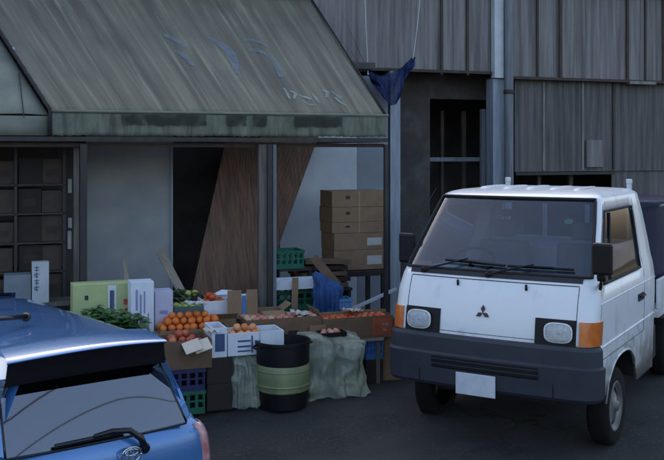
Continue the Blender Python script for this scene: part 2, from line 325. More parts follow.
# plaster wall and dark doorway with its rail and frames
tA, tB = T(398, DW) + .003, T(430, DW)
b = MB(); b.box(tA, T(430, DW + .5), DW + .5, DW + .6, -.05, 3.41); b.build('plaster_wall', M_plast, bld)
b = MB(); b.box(T(430, DW + .5) + .003, T(500, DW + .5), DW + .52, DW + .6, 3.05, 3.41); b.build('door_head', M_plast, bld)
b = MB(); b.box(T(421, DW + .6), T(487, DW + .6), DW + .58, DW + .64, 2.13, 2.19); b.build('rail', M_gpipe, bld)
b = MB(); b.box(T(481, DW + .3), T(485, DW + .3), DW + .28, DW + .34, -.05, 2.9); b.build('door_jamb', M_gpipe, bld)
b = MB(); b.box(T(441, DW + 1), T(444, DW + 1), DW + 1, DW + 1.05, 0, 2.9); b.box(T(462, DW + 1), T(466, DW + 1), DW + 1, DW + 1.05, 0, 2.9); b.build('inner_frame', M_rust, bld)
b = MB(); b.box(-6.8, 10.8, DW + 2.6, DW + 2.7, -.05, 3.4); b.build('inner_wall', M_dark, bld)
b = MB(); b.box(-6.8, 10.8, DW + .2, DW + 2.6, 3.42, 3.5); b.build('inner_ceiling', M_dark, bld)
# shop back walls below the awning
def wallpx(name, p0, p1, D, z0, z1, m, th=.05):
    b = MB(); b.box(T(p0, D), T(p1, D), D, D + th, z0, z1); return b.build(name, m, bld)
wallpx('pale_wall', 280, 357, 2.2, -.05, 3.3, M_inwall); wallpx('grey_wall', 357.4, 388, 2.2, -.05, 3.3, M_inwall2)
wallpx('door_panel', 86, 172, 1.45, -.05, 3.3, M_panel)
wallpx('door_edge', 170.5, 173, 1.42, -.05, 3.3, M_wpost, .02)
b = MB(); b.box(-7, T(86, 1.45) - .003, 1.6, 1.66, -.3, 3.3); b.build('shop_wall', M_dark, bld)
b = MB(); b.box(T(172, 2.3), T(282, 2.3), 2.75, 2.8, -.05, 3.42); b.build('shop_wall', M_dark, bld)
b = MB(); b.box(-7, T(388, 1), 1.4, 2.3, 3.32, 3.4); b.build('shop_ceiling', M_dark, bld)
b = MB(); b.box(T(59, .9), T(73, .9), .9, .94, -.1, 2.6); b.build('sliding_door', M_dpost, bld)
for px, y0, y1 in ((69.8, 179, 193), (70, 218, 228), (69.5, 231, 249)):
    t, za = tz(px, y0, .88); _, zb = tz(px, y1, .88); b = MB(); b.box(t - .02, t + .02, .885, .897, zb, za); b.build('door_sticker', M_lab, bld)

# ---------------------------------------------------------------- awning
EZ = 2.67; SL = .70; tL, tR = T(50, 0), T(386, 0)
def aw(px, py, off=0):       # where a ray meets the awning plane (frame coordinates)
    k = (px - CX) / F; c = O.copy(); d = Vector((k, 1, (HY - py) / F)); cam0 = Vector((0, 0, H))
    # plane: (p-O).N*SL - (p.z-EZ)=0
    A = N * SL - Vector((0, 0, 1)); s = -((cam0 - O).dot(A) + EZ) / d.dot(A); p = cam0 + d * s; q = p - O
    return Vector((q.dot(U), q.dot(N), q.z + off))
awn = froot('awning', label='big sloping grey-green canvas awning with faded writing over the fruit stall', cat='awning')
def edge(t_bot, Dtop, px_s, py_s):
    pass
Ltop = aw(50 - 115 / 1.56, 112 - 115 - 0); Rtop = aw(386 - 130 / 1.56, 117 - 130)
# extend both edges up to the wall
def up(bot, p, D): k = D / p.y; return Vector((bot.x + (p.x - bot.x) * k, D, EZ + SL * D))
LB, RB = Vector((tL, 0, EZ)), Vector((tR, 0, EZ)); LT, RT = up(LB, Ltop, DW - .03), up(RB, Rtop, DW - .03)
def canz(u, v):
    return (.010 * math.sin(u * 47) + .006 * math.sin(u * 96 + 1) + .004 * math.sin(u * 161 + v * 2)) * math.sin(math.pi * min(1, v * 1.1 + .08)) - .02 * math.sin(math.pi * v) * (1 - abs(math.sin(u * math.pi * 5)))
P = []; NI, NJ = 26, 120
for i in range(NI + 1):
    v = i / NI; a = LB.lerp(LT, v); c = RB.lerp(RT, v); row = []
    for j in range(NJ + 1):
        u = j / NJ; p = a.lerp(c, u)
        p.z += canz(u, v)
        row.append(p)
    P.append(row)
b = MB(); b.grid(P); cn = b.build('canopy', streak_mat('awning_streaks', (.205, .190, .138), (.100, .092, .07), (.31, .295, .21)), awn, smooth=True, solid=.006)
uvl = cn.data.uv_layers.new(name='uv')
for lp in cn.data.loops: uvl.data[lp.index].uv = ((lp.vertex_index % (NJ + 1)) / NJ, (lp.vertex_index // (NJ + 1)) / NI)
# valance
P = []
for i in range(7):
    v = i / 6; row = []
    for j in range(161):
        u = j / 160; t = tL + (tR - tL) * u
        z = EZ - .005 - v * (.222 + .004 * math.sin(j * 1.7) * (v > .9) + .004 * math.sin(j * .23) + .003 * math.sin(j * 2.9) * (v > .9))
        row.append((t, -.012 - .012 * math.sin(u * 60) * v - .008 * math.sin(u * 23 + 1) * v, z))
    P.append(row)
b = MB(); b.grid(P); b.build('valance', M_val, awn, smooth=True, solid=.005)
# dark water stained bands on the valance top, as on the real cloth
M_stain = faded('valance_stain', (.03, .034, .028), .95)
for p0, p1 in ((121, 206), (226, 246), (252, 266), (294, 341)):
    a0, a1 = T(p0, 0), T(p1, 0); n = 24; rows = []
    for v in (0, 1): rows.append([(a0 + (a1 - a0) * k / n, -.036, EZ - .012 - v * (.11 + .006 * math.sin(k * 1.3))) for k in range(n + 1)])
    b = MB(); b.grid(rows); b.build('stained_patch', M_stain, awn)
b = MB(); b.tube([LB + Vector((-.01, -.02, .01)), RB + Vector((.02, -.02, .01))], .014); b.build('hem', M_awn2, awn, smooth=True)
# left sheet beside the rope
side = []
LB2 = LB + Vector((-.012, .02, -.03)); LT2 = LT + Vector((-.012, .02, -.03)); far = Vector((-6.9, .02, EZ - .03)); farT = Vector((-6.9, DW - .03, EZ + SL * DW - .06))
for i in range(11):
    a = LB2.lerp(LT2, i / 10); c = far.lerp(farT, i / 10); side.append([a.lerp(c, j / 20) + Vector((0, 0, .012 * math.sin(j * 1.3))) for j in range(21)])
b = MB(); b.grid(side); b.build('side_canopy', M_awn2, awn, smooth=True, solid=.006)
b = MB(); b.grid([[(tL - .015 - .25 * j, .0 + .01 * math.sin(j), EZ - .04 - .19 * v) for j in range(19)] for v in (0, .5, 1)]); b.build('side_valance', M_awn2, awn, smooth=True, solid=.005)
for px in (24, -20):
    p = aw(px, 116, -.012); q = aw(px - 5, 72, -.012); b = MB(); b.tube([p, q], .005, 6); b.build('sheet_seam', M_cord, awn)
nn = 40; pts = []
for i in range(nn + 1):
    p = LB.lerp(LT, i / nn); pts.append(p + Vector((0, -.02, .02 + .006 * math.sin(i * 2.4))))
b = MB(); b.tube([Vector((tL, -.03, 2.44)), Vector((tL, -.035, 2.6))] + pts, .019, 8); b.build('edge_rope', M_cord, awn, smooth=True)
p = aw(13, 52, .03); b = MB(); b.lathe([(.0, -.02), (.02, -.012), (.02, .012), (0, .02)], 10, Matrix.Translation(p), cap=False); b.build('rope_clip', M_white, awn)
b = MB(); b.tube([RB + Vector((0, -.01, .012)), RT + Vector((0, -.01, .012))], .012, 8); b.build('edge_hem', M_cord, awn, smooth=True)
# faded lettering strokes
def snap(p):
    v = p.y / LT.y; a = LB.lerp(LT, v); c = RB.lerp(RT, v); u = (p.x - a.x) / (c.x - a.x); return Vector((p.x, p.y, EZ + SL * p.y + canz(u, v) + .014))
def stroke(pts, wd, m, label=None):
    Q0 = [aw(x, y) for x, y in pts]; Q = []
    for a_, c_ in zip(Q0, Q0[1:]): Q += [a_.lerp(c_, k / 6) for k in range(6)]
    Q.append(Q0[-1]); L = []; Rr = []; Md = []
    for i, q in enumerate(Q):
        d = (Q[min(i + 1, len(Q) - 1)] - Q[max(i - 1, 0)]).normalized(); nrm = Vector((0, -SL, 1)).normalized(); s = d.cross(nrm).normalized() * wd * (.65 + .35 * math.sin(math.pi * (i + .6) / len(Q))) 
        L.append(snap(q + s)); Rr.append(snap(q - s)); Md.append(snap(q))
    b = MB(); b.grid([L, Md, Rr]); o = b.build('painted_stroke', m, awn, smooth=True)
stroke([(164, 36), (172, 40), (180, 43), (187, 47)], .042, M_fade)
stroke([(177, 52), (183, 56), (189, 61), (193, 66)], .045, M_fade)
stroke([(209, 38), (215, 41), (222, 45), (229, 50), (233, 56), (235, 64), (236, 73)], .052, M_fade)
stroke([(244, 42), (253, 42), (262, 44), (268, 47)], .036, M_fade)
stroke([(249, 51), (259, 53), (268, 56), (274, 61), (278, 69), (281, 79)], .042, M_fade)
for s_ in ([(284, 90), (287, 95), (290, 101)], [(290, 92), (296, 94), (294, 100)], [(299, 95), (305, 97), (311, 100)], [(303, 101), (309, 105), (316, 106)], [(312, 94), (316, 99), (320, 104)], [(322, 91), (328, 94), (326, 99)], [(331, 92), (337, 96), (341, 99)], [(335, 99), (340, 103), (346, 106)]):
    stroke(s_, .018, M_fade2)
# frame
b = MB(); b.box(-6.9, tR + .02, -.02, .02, 2.385, 2.43); b.build('eave_beam', M_dpost, awn)
b = MB(); b.box(-6.9, tR + .02, .10, .14, 2.33, 2.37); b.build('eave_rail', M_rust, awn)
def post(p0, p1, D, m, d=.05, z0=-.15, z1=2.36): b = MB(); b.box(T(p0, D), T(p1, D), D - d / 2, D + d / 2, z0, z1); b.build('post', m, awn, bevel=.004)
post(80, 87, .03, M_dpost); post(73.5, 79, .2, M_bpost, z1=2.33)
post(258, 266.5, .06, M_bpost, .07); post(267.3, 272, .0, M_dpost, .04); post(272.4, 276, .05, M_gpipe, .04)
post(384, 388, .05, M_dpost, .04)
b = MB(); b.tube([(tL + .05, .05, 2.4), (tL - .05, 1.2, 3.35)], .02); b.build('brace', M_dpost, awn)
b = MB(); b.tube([(tR - .05, .05, 2.4), (tR - .05, 2.19, 2.4)], .018); b.build('brace', M_dpost, awn)

# ---------------------------------------------------------------- blue net and strings
net = froot('hanging_net', label='dark blue net sagging from strings beside the right edge of the awning', cat='net')
P = []
TOPN = [(364, 69), (372, 73), (381, 76), (391, 73), (400, 68), (407, 63), (414, 57)]; BOTN = [(368, 74), (380, 92), (389, 106), (396, 104), (403, 88), (409, 73), (414.5, 60)]
def along(L, u):
    k = min(int(u * (len(L) - 1)), len(L) - 2); f = u * (len(L) - 1) - k; return (L[k][0] * (1 - f) + L[k + 1][0] * f, L[k][1] * (1 - f) + L[k + 1][1] * f)
for i in range(17):
    v = i / 16; row = []
    for j in range(37):
        u = j / 36; a, c = tz(*along(TOPN, u), 2.0), tz(*along(BOTN, u), 2.0)
        row.append((a[0] * (1 - v) + c[0] * v + .015 * math.sin(v * 9 + u * 12), 2.0 + .04 * math.sin(u * 19) * v + .02 * math.sin(u * 41 + v * 5), a[1] * (1 - v) + c[1] * v))
    P.append(row)
b = MB(); b.grid(P); o = b.build('net_sheet', M_net, net, smooth=True)
wf = o.modifiers.new('sub', 'SUBSURF'); wf.levels = 1; wf.render_levels = 1; wf = o.modifiers.new('w', 'WIREFRAME'); wf.thickness = .008; wf.use_replace = True
a = tz(413, 58, 2.0); c = tz(427, -40, 2.0); b = MB(); b.tube([(a[0], 2, a[1] - .02), (a[0] + .06, 2, a[1] + .4), (c[0], 2.1, c[1])], .008, 6); b.build('string', M_string, net)
a = tz(368, 74, 1.95); c = tz(369, -40, 2.0); b = MB(); b.tube([(a[0], 1.95, a[1]), (c[0], 2.2, c[1])], .007, 6); b.lathe([(0, -.02), (.018, 0), (0, .02)], 8, Matrix.Translation((a[0], 1.95, a[1]))); b.build('string', M_string, net)

# ---------------------------------------------------------------- goods helpers
def carton(name, label, cat, px0, px1, py0, py1, D, depth, m, group=None, rz=0, open_=False, z0=None, th=.008, marks=None, tape=True, z1=None):
    t0, zt = tz(px0, py0, D); t1, zb = tz(px1, py1, D); zt = tz((px0 + px1) / 2, py0, D)[1]; zb = tz((px0 + px1) / 2, py1, D)[1]
    if z0 is not None: zb = z0
    if z1 is not None: zt = z1
    r = froot(name, (t0 + t1) / 2, D, zb, rz, label=label, cat=cat, group=group); w2 = (t1 - t0) / 2; h = zt - zb
    b = MB()
    if open_:
        b.box(-w2, w2, 0, th, 0, h); b.box(-w2, w2, depth - th, depth, 0, h); b.box(-w2, -w2 + th, th, depth - th, 0, h); b.box(w2 - th, w2, th, depth - th, 0, h); b.box(-w2 + th, w2 - th, th, depth - th, 0, th)
    else: b.box(-w2, w2, 0, depth, 0, h)
    b.build('body', m, r, bevel=.003 if not open_ else .0015)
    if tape and not open_:
        b = MB(); b.box(-w2 + .0, w2, depth / 2 - .022, depth / 2 + .022, h + .0005, h + .002); b.box(w2 + .0005, w2 + .002, depth / 2 - .022, depth / 2 + .022, h * .7, h); b.build('tape', M_tape, r)
    for mk in (marks or []):
        kind, x0, x1, za, zc, mm = mk
        b = MB(); b.box(-w2 + 2 * w2 * x0, -w2 + 2 * w2 * x1, -.002, -.0005, h * za, h * zc); b.build(kind, mm, r)
    return r, w2, h, zb
def flaps(r, w2, h, depth, m, front=None, left=None, right=None):
    if front is not None: b = MB(); b.box(-w2, w2, -.11, 0, -.002, .002, Matrix.Translation((0, -.001, h)) @ Matrix.Rotation(R(front), 4, 'X')); b.build('flap', m, r)
    if left is not None: b = MB(); b.box(-.10, 0, .01, depth - .01, -.002, .002, Matrix.Translation((-w2 - .001, 0, h)) @ Matrix.Rotation(R(-left), 4, 'Y')); b.build('flap', m, r)
    if right is not None: b = MB(); b.box(0, .10, .01, depth - .01, -.002, .002, Matrix.Translation((w2 + .001, 0, h)) @ Matrix.Rotation(R(right), 4, 'Y')); b.build('flap', m, r)
fruit_mesh = {}
VAR = {'orange_peel': mat('orange_peel_deep', (.62, .12, .02), .5, col2=(.72, .24, .04), scale=6), 'pale_orange_peel': mat('orange_peel_ripe', (.68, .2, .05), .5, scale=6), 'tomato_skin': mat('tomato_skin_pale', (.62, .2, .06), .35, col2=(.5, .08, .03), scale=5), 'pinkish_skin': mat('pinkish_skin_pale', (.62, .42, .26), .5, col2=(.5, .2, .14), scale=6), 'yellow_green_skin': mat('green_skin', (.2, .3, .06), .5, scale=6), 'red_apple_skin': mat('apple_skin_pale', (.55, .22, .1), .4, col2=(.45, .06, .03), scale=5)}
def ball(name, rad, m, sy=.9):
    if (name, rad, m.name) not in fruit_mesh:
        b = MB(); prof = [(rad * math.sin(math.pi * i / 9), -rad * sy * math.cos(math.pi * i / 9)) for i in range(10)]
        prof[-2] = (prof[-2][0], prof[-2][1]); prof[-1] = (.0001, rad * sy * .9); prof[0] = (.0001, -rad * sy * .92)
        b.lathe(prof, 14, cap=False); o = b.build(name, m, smooth=True); fruit_mesh[(name, rad, m.name)] = o.data; bpy.data.objects.remove(o)
    return fruit_mesh[(name, rad, m.name)]
def fruits(name, label, cat, group, root, x0, x1, y0, y1, z, rad, m, heap=0, step=None, n=None):
    me = ball(name, rad, m); alt = ball(name, rad, VAR.get(m.name, m)); M = Matrix.LocRotScale(root.location, root.rotation_euler, None); k = 0
    st = step or rad * 1.98; layer = 0; zz = z + rad * .9
    while layer <= heap:
        ins = layer * st * .75; j = 0; y = y0 + rad + ins
        while y <= y1 - rad - ins + 1e-6:
            x = x0 + rad + ins + (j % 2) * st * .25
            while x <= x1 - rad - ins + 1e-6:
                if n and k >= n: return
                o = bpy.data.objects.new(name, me if random.random() < .62 else alt); COL.objects.link(o); s = random.uniform(.82, 1.08)
                o.location = M @ Vector((x + random.uniform(-.28, .28) * rad, y + random.uniform(-.28, .28) * rad, zz + layer * rad * 1.35 + random.uniform(-.05, .08) * rad)); o.scale = (s, s, s)
                o.rotation_euler = (random.uniform(-.5, .5), random.uniform(-.5, .5), random.uniform(0, 6)); tag(o, label, cat, group); k += 1
                x += st
            y += st * .92; j += 1
        layer += 1
def crate(name, label, px0, px1, py0, py1, D, depth, m, z0=None, rz=0, group=None, h=None):
    t0, _ = tz(px0, py0, D); t1, _ = tz(px1, py1, D); zt = tz((px0 + px1) / 2, py0, D)[1]; zb = tz((px0 + px1) / 2, py1, D)[1] if z0 is None else z0
    if h is None: h = zt - zb
    r = froot(name, (t0 + t1) / 2, D, zb, rz, label=label, cat='crate', group=group); w2 = (t1 - t0) / 2
    b = MB(); th = .012
    b.box(-w2, w2, 0, depth, 0, th)
    def wall(fn, L):
        n = 5; fn(0, L, th, h * .28); fn(0, L, h * .84, h); fn(0, L, h * .52, h * .6)
        for i in range(n + 1): c = i * L / n; fn(max(0, c - .014), min(L, c + .014), h * .28, h * .52); fn(max(0, c - .014), min(L, c + .014), h * .6, h * .84)
    wall(lambda a, c, z, q: b.box(-w2 + a, -w2 + c, 0, th, z, q), 2 * w2)
    wall(lambda a, c, z, q: b.box(-w2 + a, -w2 + c, depth - th, depth, z, q), 2 * w2)
    wall(lambda a, c, z, q: b.box(-w2, -w2 + th, max(a, th), min(c, depth - th), z, q), depth)
    wall(lambda a, c, z, q: b.box(w2 - th, w2, max(a, th), min(c, depth - th), z, q), depth)
    b.build('body', m, r)
    b = MB(); b.box(-w2 - .008, w2 + .008, -.008, -.0005, h - .03, h + .002); b.box(-w2 - .008, w2 + .008, depth + .0005, depth + .008, h - .03, h + .002)
    b.box(-w2 - .008, -w2 - .0005, 0, depth, h - .03, h + .002); b.box(w2 + .0005, w2 + .008, 0, depth, h - .03, h + .002); b.build('rim', m, r)
    return r, w2, h, zb
def table(label, px0, px1, D0, D1, z, m=M_ply):
    t0, t1 = T(px0, D0), T(px1, D0); r = froot('display_table', (t0 + t1) / 2, D0, 0, label=label, cat='table'); w2 = (t1 - t0) / 2
    b = MB(); b.box(-w2, w2, 0, D1 - D0, z - .03, z); b.build('tabletop', m, r)
    for x in (-w2 + .05, w2 - .05):
        for y in (.05, D1 - D0 - .05):
            b = MB(); b.box(x - .02, x + .02, y - .02, y + .02, -.15, z - .03); b.build('leg', M_bpost, r)

# tables behind the front row of boxes
ZF, ZR = .46, .70
table('low board table under the orange boxes in the front row', 232, 384, -1.02, -.62, ZF)
table('higher board table under the yellow-green carton and vegetables at the back', 70, 256, -.60, -.12, ZR)
table('low board table carrying the heap of oranges behind the open carton', 128, 226, -1.05, -.63, .52)

# front row on the ground
G, w2, h, z = crate('plastic_crate', 'green slatted crate on the asphalt under the navy crate', 163, 205, 388, 408, -1.42, .40, M_green, z0=0, h=.2)
G, w2, h, z = crate('plastic_crate', 'navy blue crate between the green crate and the open carton', 163, 205, 365, 388, -1.42, .40, M_navy, z0=.202, h=.19)
r, w2, h, z = carton('open_carton', 'open brown carton with two cream flaps folded out, on the navy crate', 'carton', 163, 212, 341, 366, -1.42, .36, M_card2, open_=True, z0=.395)
for c in (-.28, .12):
    cx_ = w2 * (c + .35); b = MB(); m_ = Matrix.Translation((cx_, -.002, h)) @ Matrix.Rotation(R(-16), 4, 'Y') @ Matrix.Rotation(R(28), 4, 'X'); b.box(-.075, .075, -.15, 0, -.003, .003, m_); b.build('flap', M_flap, r)
b = MB(); m_ = Matrix.Translation((-w2, .18, h)) @ Matrix.Rotation(R(-35), 4, 'Y'); b.box(-.14, 0, -.17, .17, -.003, .003, m_); b.build('flap', M_card, r)
fruits('apple', 'red apple heaped in the open carton with cream flaps', 'apple', 'apples in the open carton', r, -w2 + .01, w2 - .01, .01, .35, h * .6, .038, M_apple, heap=2)
for i, (z0, z1) in enumerate(((0, .235), (.237, .46))):
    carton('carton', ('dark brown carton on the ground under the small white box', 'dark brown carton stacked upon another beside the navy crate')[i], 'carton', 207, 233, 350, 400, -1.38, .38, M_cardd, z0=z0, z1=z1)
r, _, h, _ = carton('foam_box', 'small white box with a dark window mark at the left of the orange boxes', 'box', 212, 227, 328, 350, -1.36, .32, M_foam, z0=.463, open_=True, th=.015,
    marks=[('printed_mark', .2, .85, .2, .8, M_ink)])
fruits('orange', 'pale orange in the small white box', 'orange', 'oranges in the small white box', r, -.06, .06, .02, .3, h * .45, .034, M_org2)
def sheet(name, label, px0, px1, py0, D, depth, seed, ztop=None, m=M_sheet, flare=.06):
    t0, t1 = T(px0, D), T(px1, D); zt = tz((px0 + px1) / 2, py0, D)[1] if ztop is None else ztop; w2 = (t1 - t0) / 2
    r = froot(name, (t0 + t1) / 2, D + depth / 2, 0, label=label, cat='sheet'); rnd = random.Random(seed); ph = [rnd.uniform(0, 6) for _ in range(6)]
    P = []; K = 150; rows = 44; so_ = Vector((seed * 3.1, 0, 0))
    for i in range(rows + 1):
        v = i / rows; row = []
        for k in range(K + 1):
            a = 2 * math.pi * (k % K) / K; c, s = math.cos(a), math.sin(a)
            f1 = (abs(c) ** 5 + abs(s) ** 5) ** -.2; peak = zt * (1 + .10 * math.cos(a - ph[0]) - .06 * math.cos(2 * a + ph[1]))
            if v < .32: q = v / .32; rad = q; zz = zt * (1.04 - .04 * q) * (1 - q) + peak * q * (1 - .03 * q)
            else: q = (v - .32) / .68; rad = 1 + flare * 2.2 * q ** 1.4; zz = peak * .97 * (1 - q) + .004 + (.018 * (1 + math.sin(a * 9 + ph[2])) if q > .97 else 0)
            p = Vector((w2 * .9 * c * f1 * rad, depth / 2 * .9 * s * f1 * rad, zz))
            w_ = min(1, v * 2.5)
            cr = 1 - abs(mn.noise(p * 5 + so_)) * 2; cr2 = 1 - abs(mn.noise(p * 11 + so_ * 2)) * 2; vert = mn.noise(Vector((c * 6, s * 6, zz * 1.5)) + so_)
            d = (.035 * cr + .016 * cr2 + .045 * vert) * w_
            p += Vector((c, s, 0)) * d; 
            if v < .4: p.z += (.03 * cr + .02 * cr2) * (1 - v)
            p.z = max(p.z, .003); row.append(p)
        P.append(row)
    b = MB(); b.grid(P); b.build('cover', m, r, smooth=True)
    b = MB(); b.box(-w2 * .74, w2 * .74, -depth * .34, depth * .34, 0.0, zt * .80); b.build('covered_crate', mat('covered_grey', (.05, .06, .055), .8, scale=5), r)
    return r
sheet('plastic_sheet', 'greenish clear plastic sheet draped over a crate, left of the black tub', 232, 262, 350, -1.40, .36, 3, ztop=.445)
sheet('plastic_sheet', 'wide crumpled greenish plastic sheet over boxes, right of the black tub', 309, 369, 342, -1.38, .42, 9)
r, w2, h, z = carton('foam_box', 'wide white box with dark blue print holding pale oranges', 'box', 228, 284, 329, 352, -1.36, .30, M_foam, z0=.465, open_=True, th=.016, z1=.665,
    marks=[('printed_line', .17, .40, .60, .68, M_ink), ('printed_line', .17, .40, .36, .44, M_ink), ('printed_line', .17, .40, .16, .23, M_ink), ('printed_bar', .41, .44, .1, .86, M_ink), ('printed_line', .52, .66, .55, .62, M_ink), ('printed_line', .52, .66, .3, .36, M_ink), ('printed_bar', .68, .705, .12, .8, M_ink)])
fruits('orange', 'pale orange in the wide white box with blue print', 'orange', 'oranges in the wide white box', r, -w2 + .02, w2 * .35, .02, .28, h - .055, .036, M_org2, heap=1)
b = MB(); b.box(-.07, .07, -.022, -.017, .05, .21); b.build('white_card', M_foam, r, loc=(w2 * .4, 0, 0))
# the tub
t, _ = tz(283, 380, -1.42); tub = froot('stacked_tub', t, -1.42, 0, label='round black tub with an olive band, standing on the asphalt before the stall', cat='tub')
b = MB(); b.lathe([(.20, 0), (.215, .01), (.222, .10), (.226, .15)], 36); b.build('base_tub', M_black, tub, smooth=True, auto=40)
b = MB(); b.lathe([(.222, .151), (.232, .16), (.240, .27), (.241, .375), (.232, .39)], 36); b.build('olive_bucket', M_olive, tub, smooth=True, auto=40)
b = MB()
b.lathe([(.222, .391), (.238, .40), (.24, .56), (.25, .565), (.25, .595), (.236, .595), (.23, .56), (.22, .45), (.01, .448)], 36, cap=False); b.build('upper_tub', M_black, tub, smooth=True, auto=40)
for a in (0.2, 3.3):
    b = MB(); b.tube([(.245 * math.cos(a - .2), .245 * math.sin(a - .2), .56), (.285 * math.cos(a - .1), .285 * math.sin(a - .1), .545), (.285 * math.cos(a + .1), .285 * math.sin(a + .1), .545), (.245 * math.cos(a + .2), .245 * math.sin(a + .2), .56)], .009); b.build('handle', M_black, tub, smooth=True)
b = MB()
for zz in (.20, .33): b.lathe([(.236, zz), (.2445, zz + .006), (.2445, zz + .014), (.238, zz + .02)], 36, cap=False)
b.build('hoop', M_olive, tub, smooth=True)

# second row: trays on the low table
r, w2, h, z = carton('fruit_carton', 'long brown open carton of small fruit behind the black tub', 'carton', 246, 322, 318, 346, -1.0, .36, M_card2, z0=ZF, open_=True, marks=[('printed_mark', .55, .68, .3, .5, M_cardd)])
fruits('small_fruit', 'small pinkish fruit in the long brown carton behind the tub', 'fruit', 'fruit in the long brown carton', r, -w2 + .01, w2 - .01, .01, .35, h - .055, .036, M_peach, heap=0)
r, w2, h, z = carton('fruit_carton', 'brown open carton of red fruit at the right end of the stall', 'carton', 323, 393, 317, 343, -1.02, .38, M_card2, z0=ZF, open_=True,
    marks=[('orange_label', .70, .98, .12, .92, mat('orange_print', (.42, .09, .04), .7, col2=(.33, .07, .03), scale=9)), ('white_mark', .74, .8, .4, .6, M_lab), ('white_mark', .84, .93, .55, .66, M_lab), ('white_mark', .84, .9, .3, .38, M_lab)])
fruits('small_fruit', 'small red fruit in the brown carton at the right end', 'fruit', 'fruit in the right end carton', r, -w2 + .01, w2 - .01, .01, .37, h - .05, .034, M_tom, heap=0)
b = MB(); b.box(-w2, w2, .18, .19, h, h + .03); b.build('divider', M_card, r)
flaps(r, w2, h, .38, M_card, left=-65)
r, w2, h, z = carton('fruit_tray', 'small dark tray of pinkish peaches on the crumpled plastic sheet', 'tray', 322, 347, 334, 341, -1.24, .16, M_black, open_=True, z0=.545, z1=.585)
fruits('peach', 'pinkish peach in the small dark tray', 'peach', 'peaches in the small dark tray', r, -w2 + .004, w2 - .004, .006, .155, .008, .032, M_peach)
b = MB(); b.box(-.08, .08, 0, .004, 0, .12); o = b.build('carton_board', M_card, None, loc=W(*((T(318, -1.06), -1.06, ZF + .05))), rot=(0, 0, BETA)); tag(o, 'upright tan board between the two brown fruit cartons', 'board')
r, w2, h, z = carton('open_carton', 'small tan open carton with raised flaps between the orange heap and the tomato box', 'carton', 213, 236, 306, 324, -.80, .2, M_card, z0=.52, z1=.70, open_=True)
flaps(r, w2, h, .2, M_card, front=-35, left=-50, right=20); fruits('small_fruit', 'small red fruit in the small tan open carton', 'fruit', 'fruit in the small tan carton', r, -w2 + .01, w2 - .01, .01, .19, h - .07, .03, M_tom, heap=0)
r, w2, h, z = carton('open_carton', 'tan carton with drooping front flap behind the wide white box', 'carton', 262, 284, 304, 318, -.78, .22, M_card, z0=.50, z1=.745, open_=True)
flaps(r, w2, h, .22, M_card, front=40, right=-35)
for k, (px_, py_, rr_, ml, lb_) in enumerate(((216, 334, 20, M_flap, 'crumpled cream paper sheet lying on the apples'), (300, 316, -15, M_lab, 'crumpled pale paper on the long brown carton of fruit'), (352, 313, 35, M_flap, 'crumpled cream paper on the right end carton'), (196, 306, 10, M_lab, 'crumpled pale paper on the orange heap'))):
    P_ = []; t_, zc_ = tz(px_, py_, -.92 if k else -1.3); D_ = -.92 if k else -1.3
    for a_ in range(9): P_.append([(.09 * (a_ / 4 - 1) + .012 * math.sin(c_ * 2.1 + k), .07 * (c_ / 4 - 1), .025 * mn.noise(Vector((a_ * .6, c_ * .7, k * 5.0))) + .02 * abs(math.sin(a_ * 1.1 + k))) for c_ in range(9)])
    b = MB(); b.grid(P_); tag(b.build('paper_sheet', ml, loc=W(t_, D_, zc_ + .02), rot=(0, R(8), BETA + R(rr_)), solid=.002), lb_, 'paper')
# under the right end
crate('blue_tub', 'blue plastic crate under the right end carton beside the plastic sheet', 366, 383, 340, 358, -.98, .28, M_bluep, z0=.24, h=.2)
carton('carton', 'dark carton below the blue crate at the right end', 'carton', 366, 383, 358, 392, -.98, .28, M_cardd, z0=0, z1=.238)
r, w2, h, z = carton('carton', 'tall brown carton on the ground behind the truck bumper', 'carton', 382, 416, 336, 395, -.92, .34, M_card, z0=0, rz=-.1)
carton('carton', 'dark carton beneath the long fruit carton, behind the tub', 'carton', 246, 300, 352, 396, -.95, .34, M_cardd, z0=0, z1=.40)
# heap of oranges
r, w2, h, z = carton('fruit_carton', 'shallow brown carton under the big heap of oranges', 'carton', 160, 229, 322, 336, -1.04, .40, M_card, z0=.522, open_=True, z1=.665)
fruits('orange', 'bright orange in the big heap on the stall', 'orange', 'oranges in the big heap', r, -w2 + .0, w2 - .0, .0, .34, .125, .036, M_org, heap=4)
carton('carton', 'tan carton behind the apples, below the heap of oranges', 'carton', 130, 166, 318, 345, -1.06, .3, M_card, z0=.522, z1=.64)
# back row on the higher table
r, w2, h, z = carton('vegetable_carton', 'long yellow-green carton with a white printed panel at the left of the stall', 'carton', 73, 131, 285, 309, -.62, .30, M_yell, z0=ZR, tape=False, marks=[('hand_hole', .20, .26, .62, .74, M_inkk),
    ('white_panel', .60, .74, .02, .98, M_foam), ('blue_print', .63, .71, .3, .85, M_ink), ('blue_print', .65, .70, .08, .22, M_ink), ('red_print', .87, .95, .45, .6, M_inkr), ('red_print', .89, .97, .28, .36, M_inkr)])
b = MB(); b.box(-w2, w2, -.004, .004, 0, .05, Matrix.Translation((0, 0, h)) @ Matrix.Rotation(R(-70), 4, 'X')); b.build('lid_flap', M_yell, r)
carton('carton', 'cream carton under the leafy greens below the yellow-green one', 'carton', 76, 128, 309, 330, -.95, .32, M_flap, z0=.40, z1=.60, tape=False)
table('low board under the leafy greens at the left', 66, 130, -.98, -.64, .398)
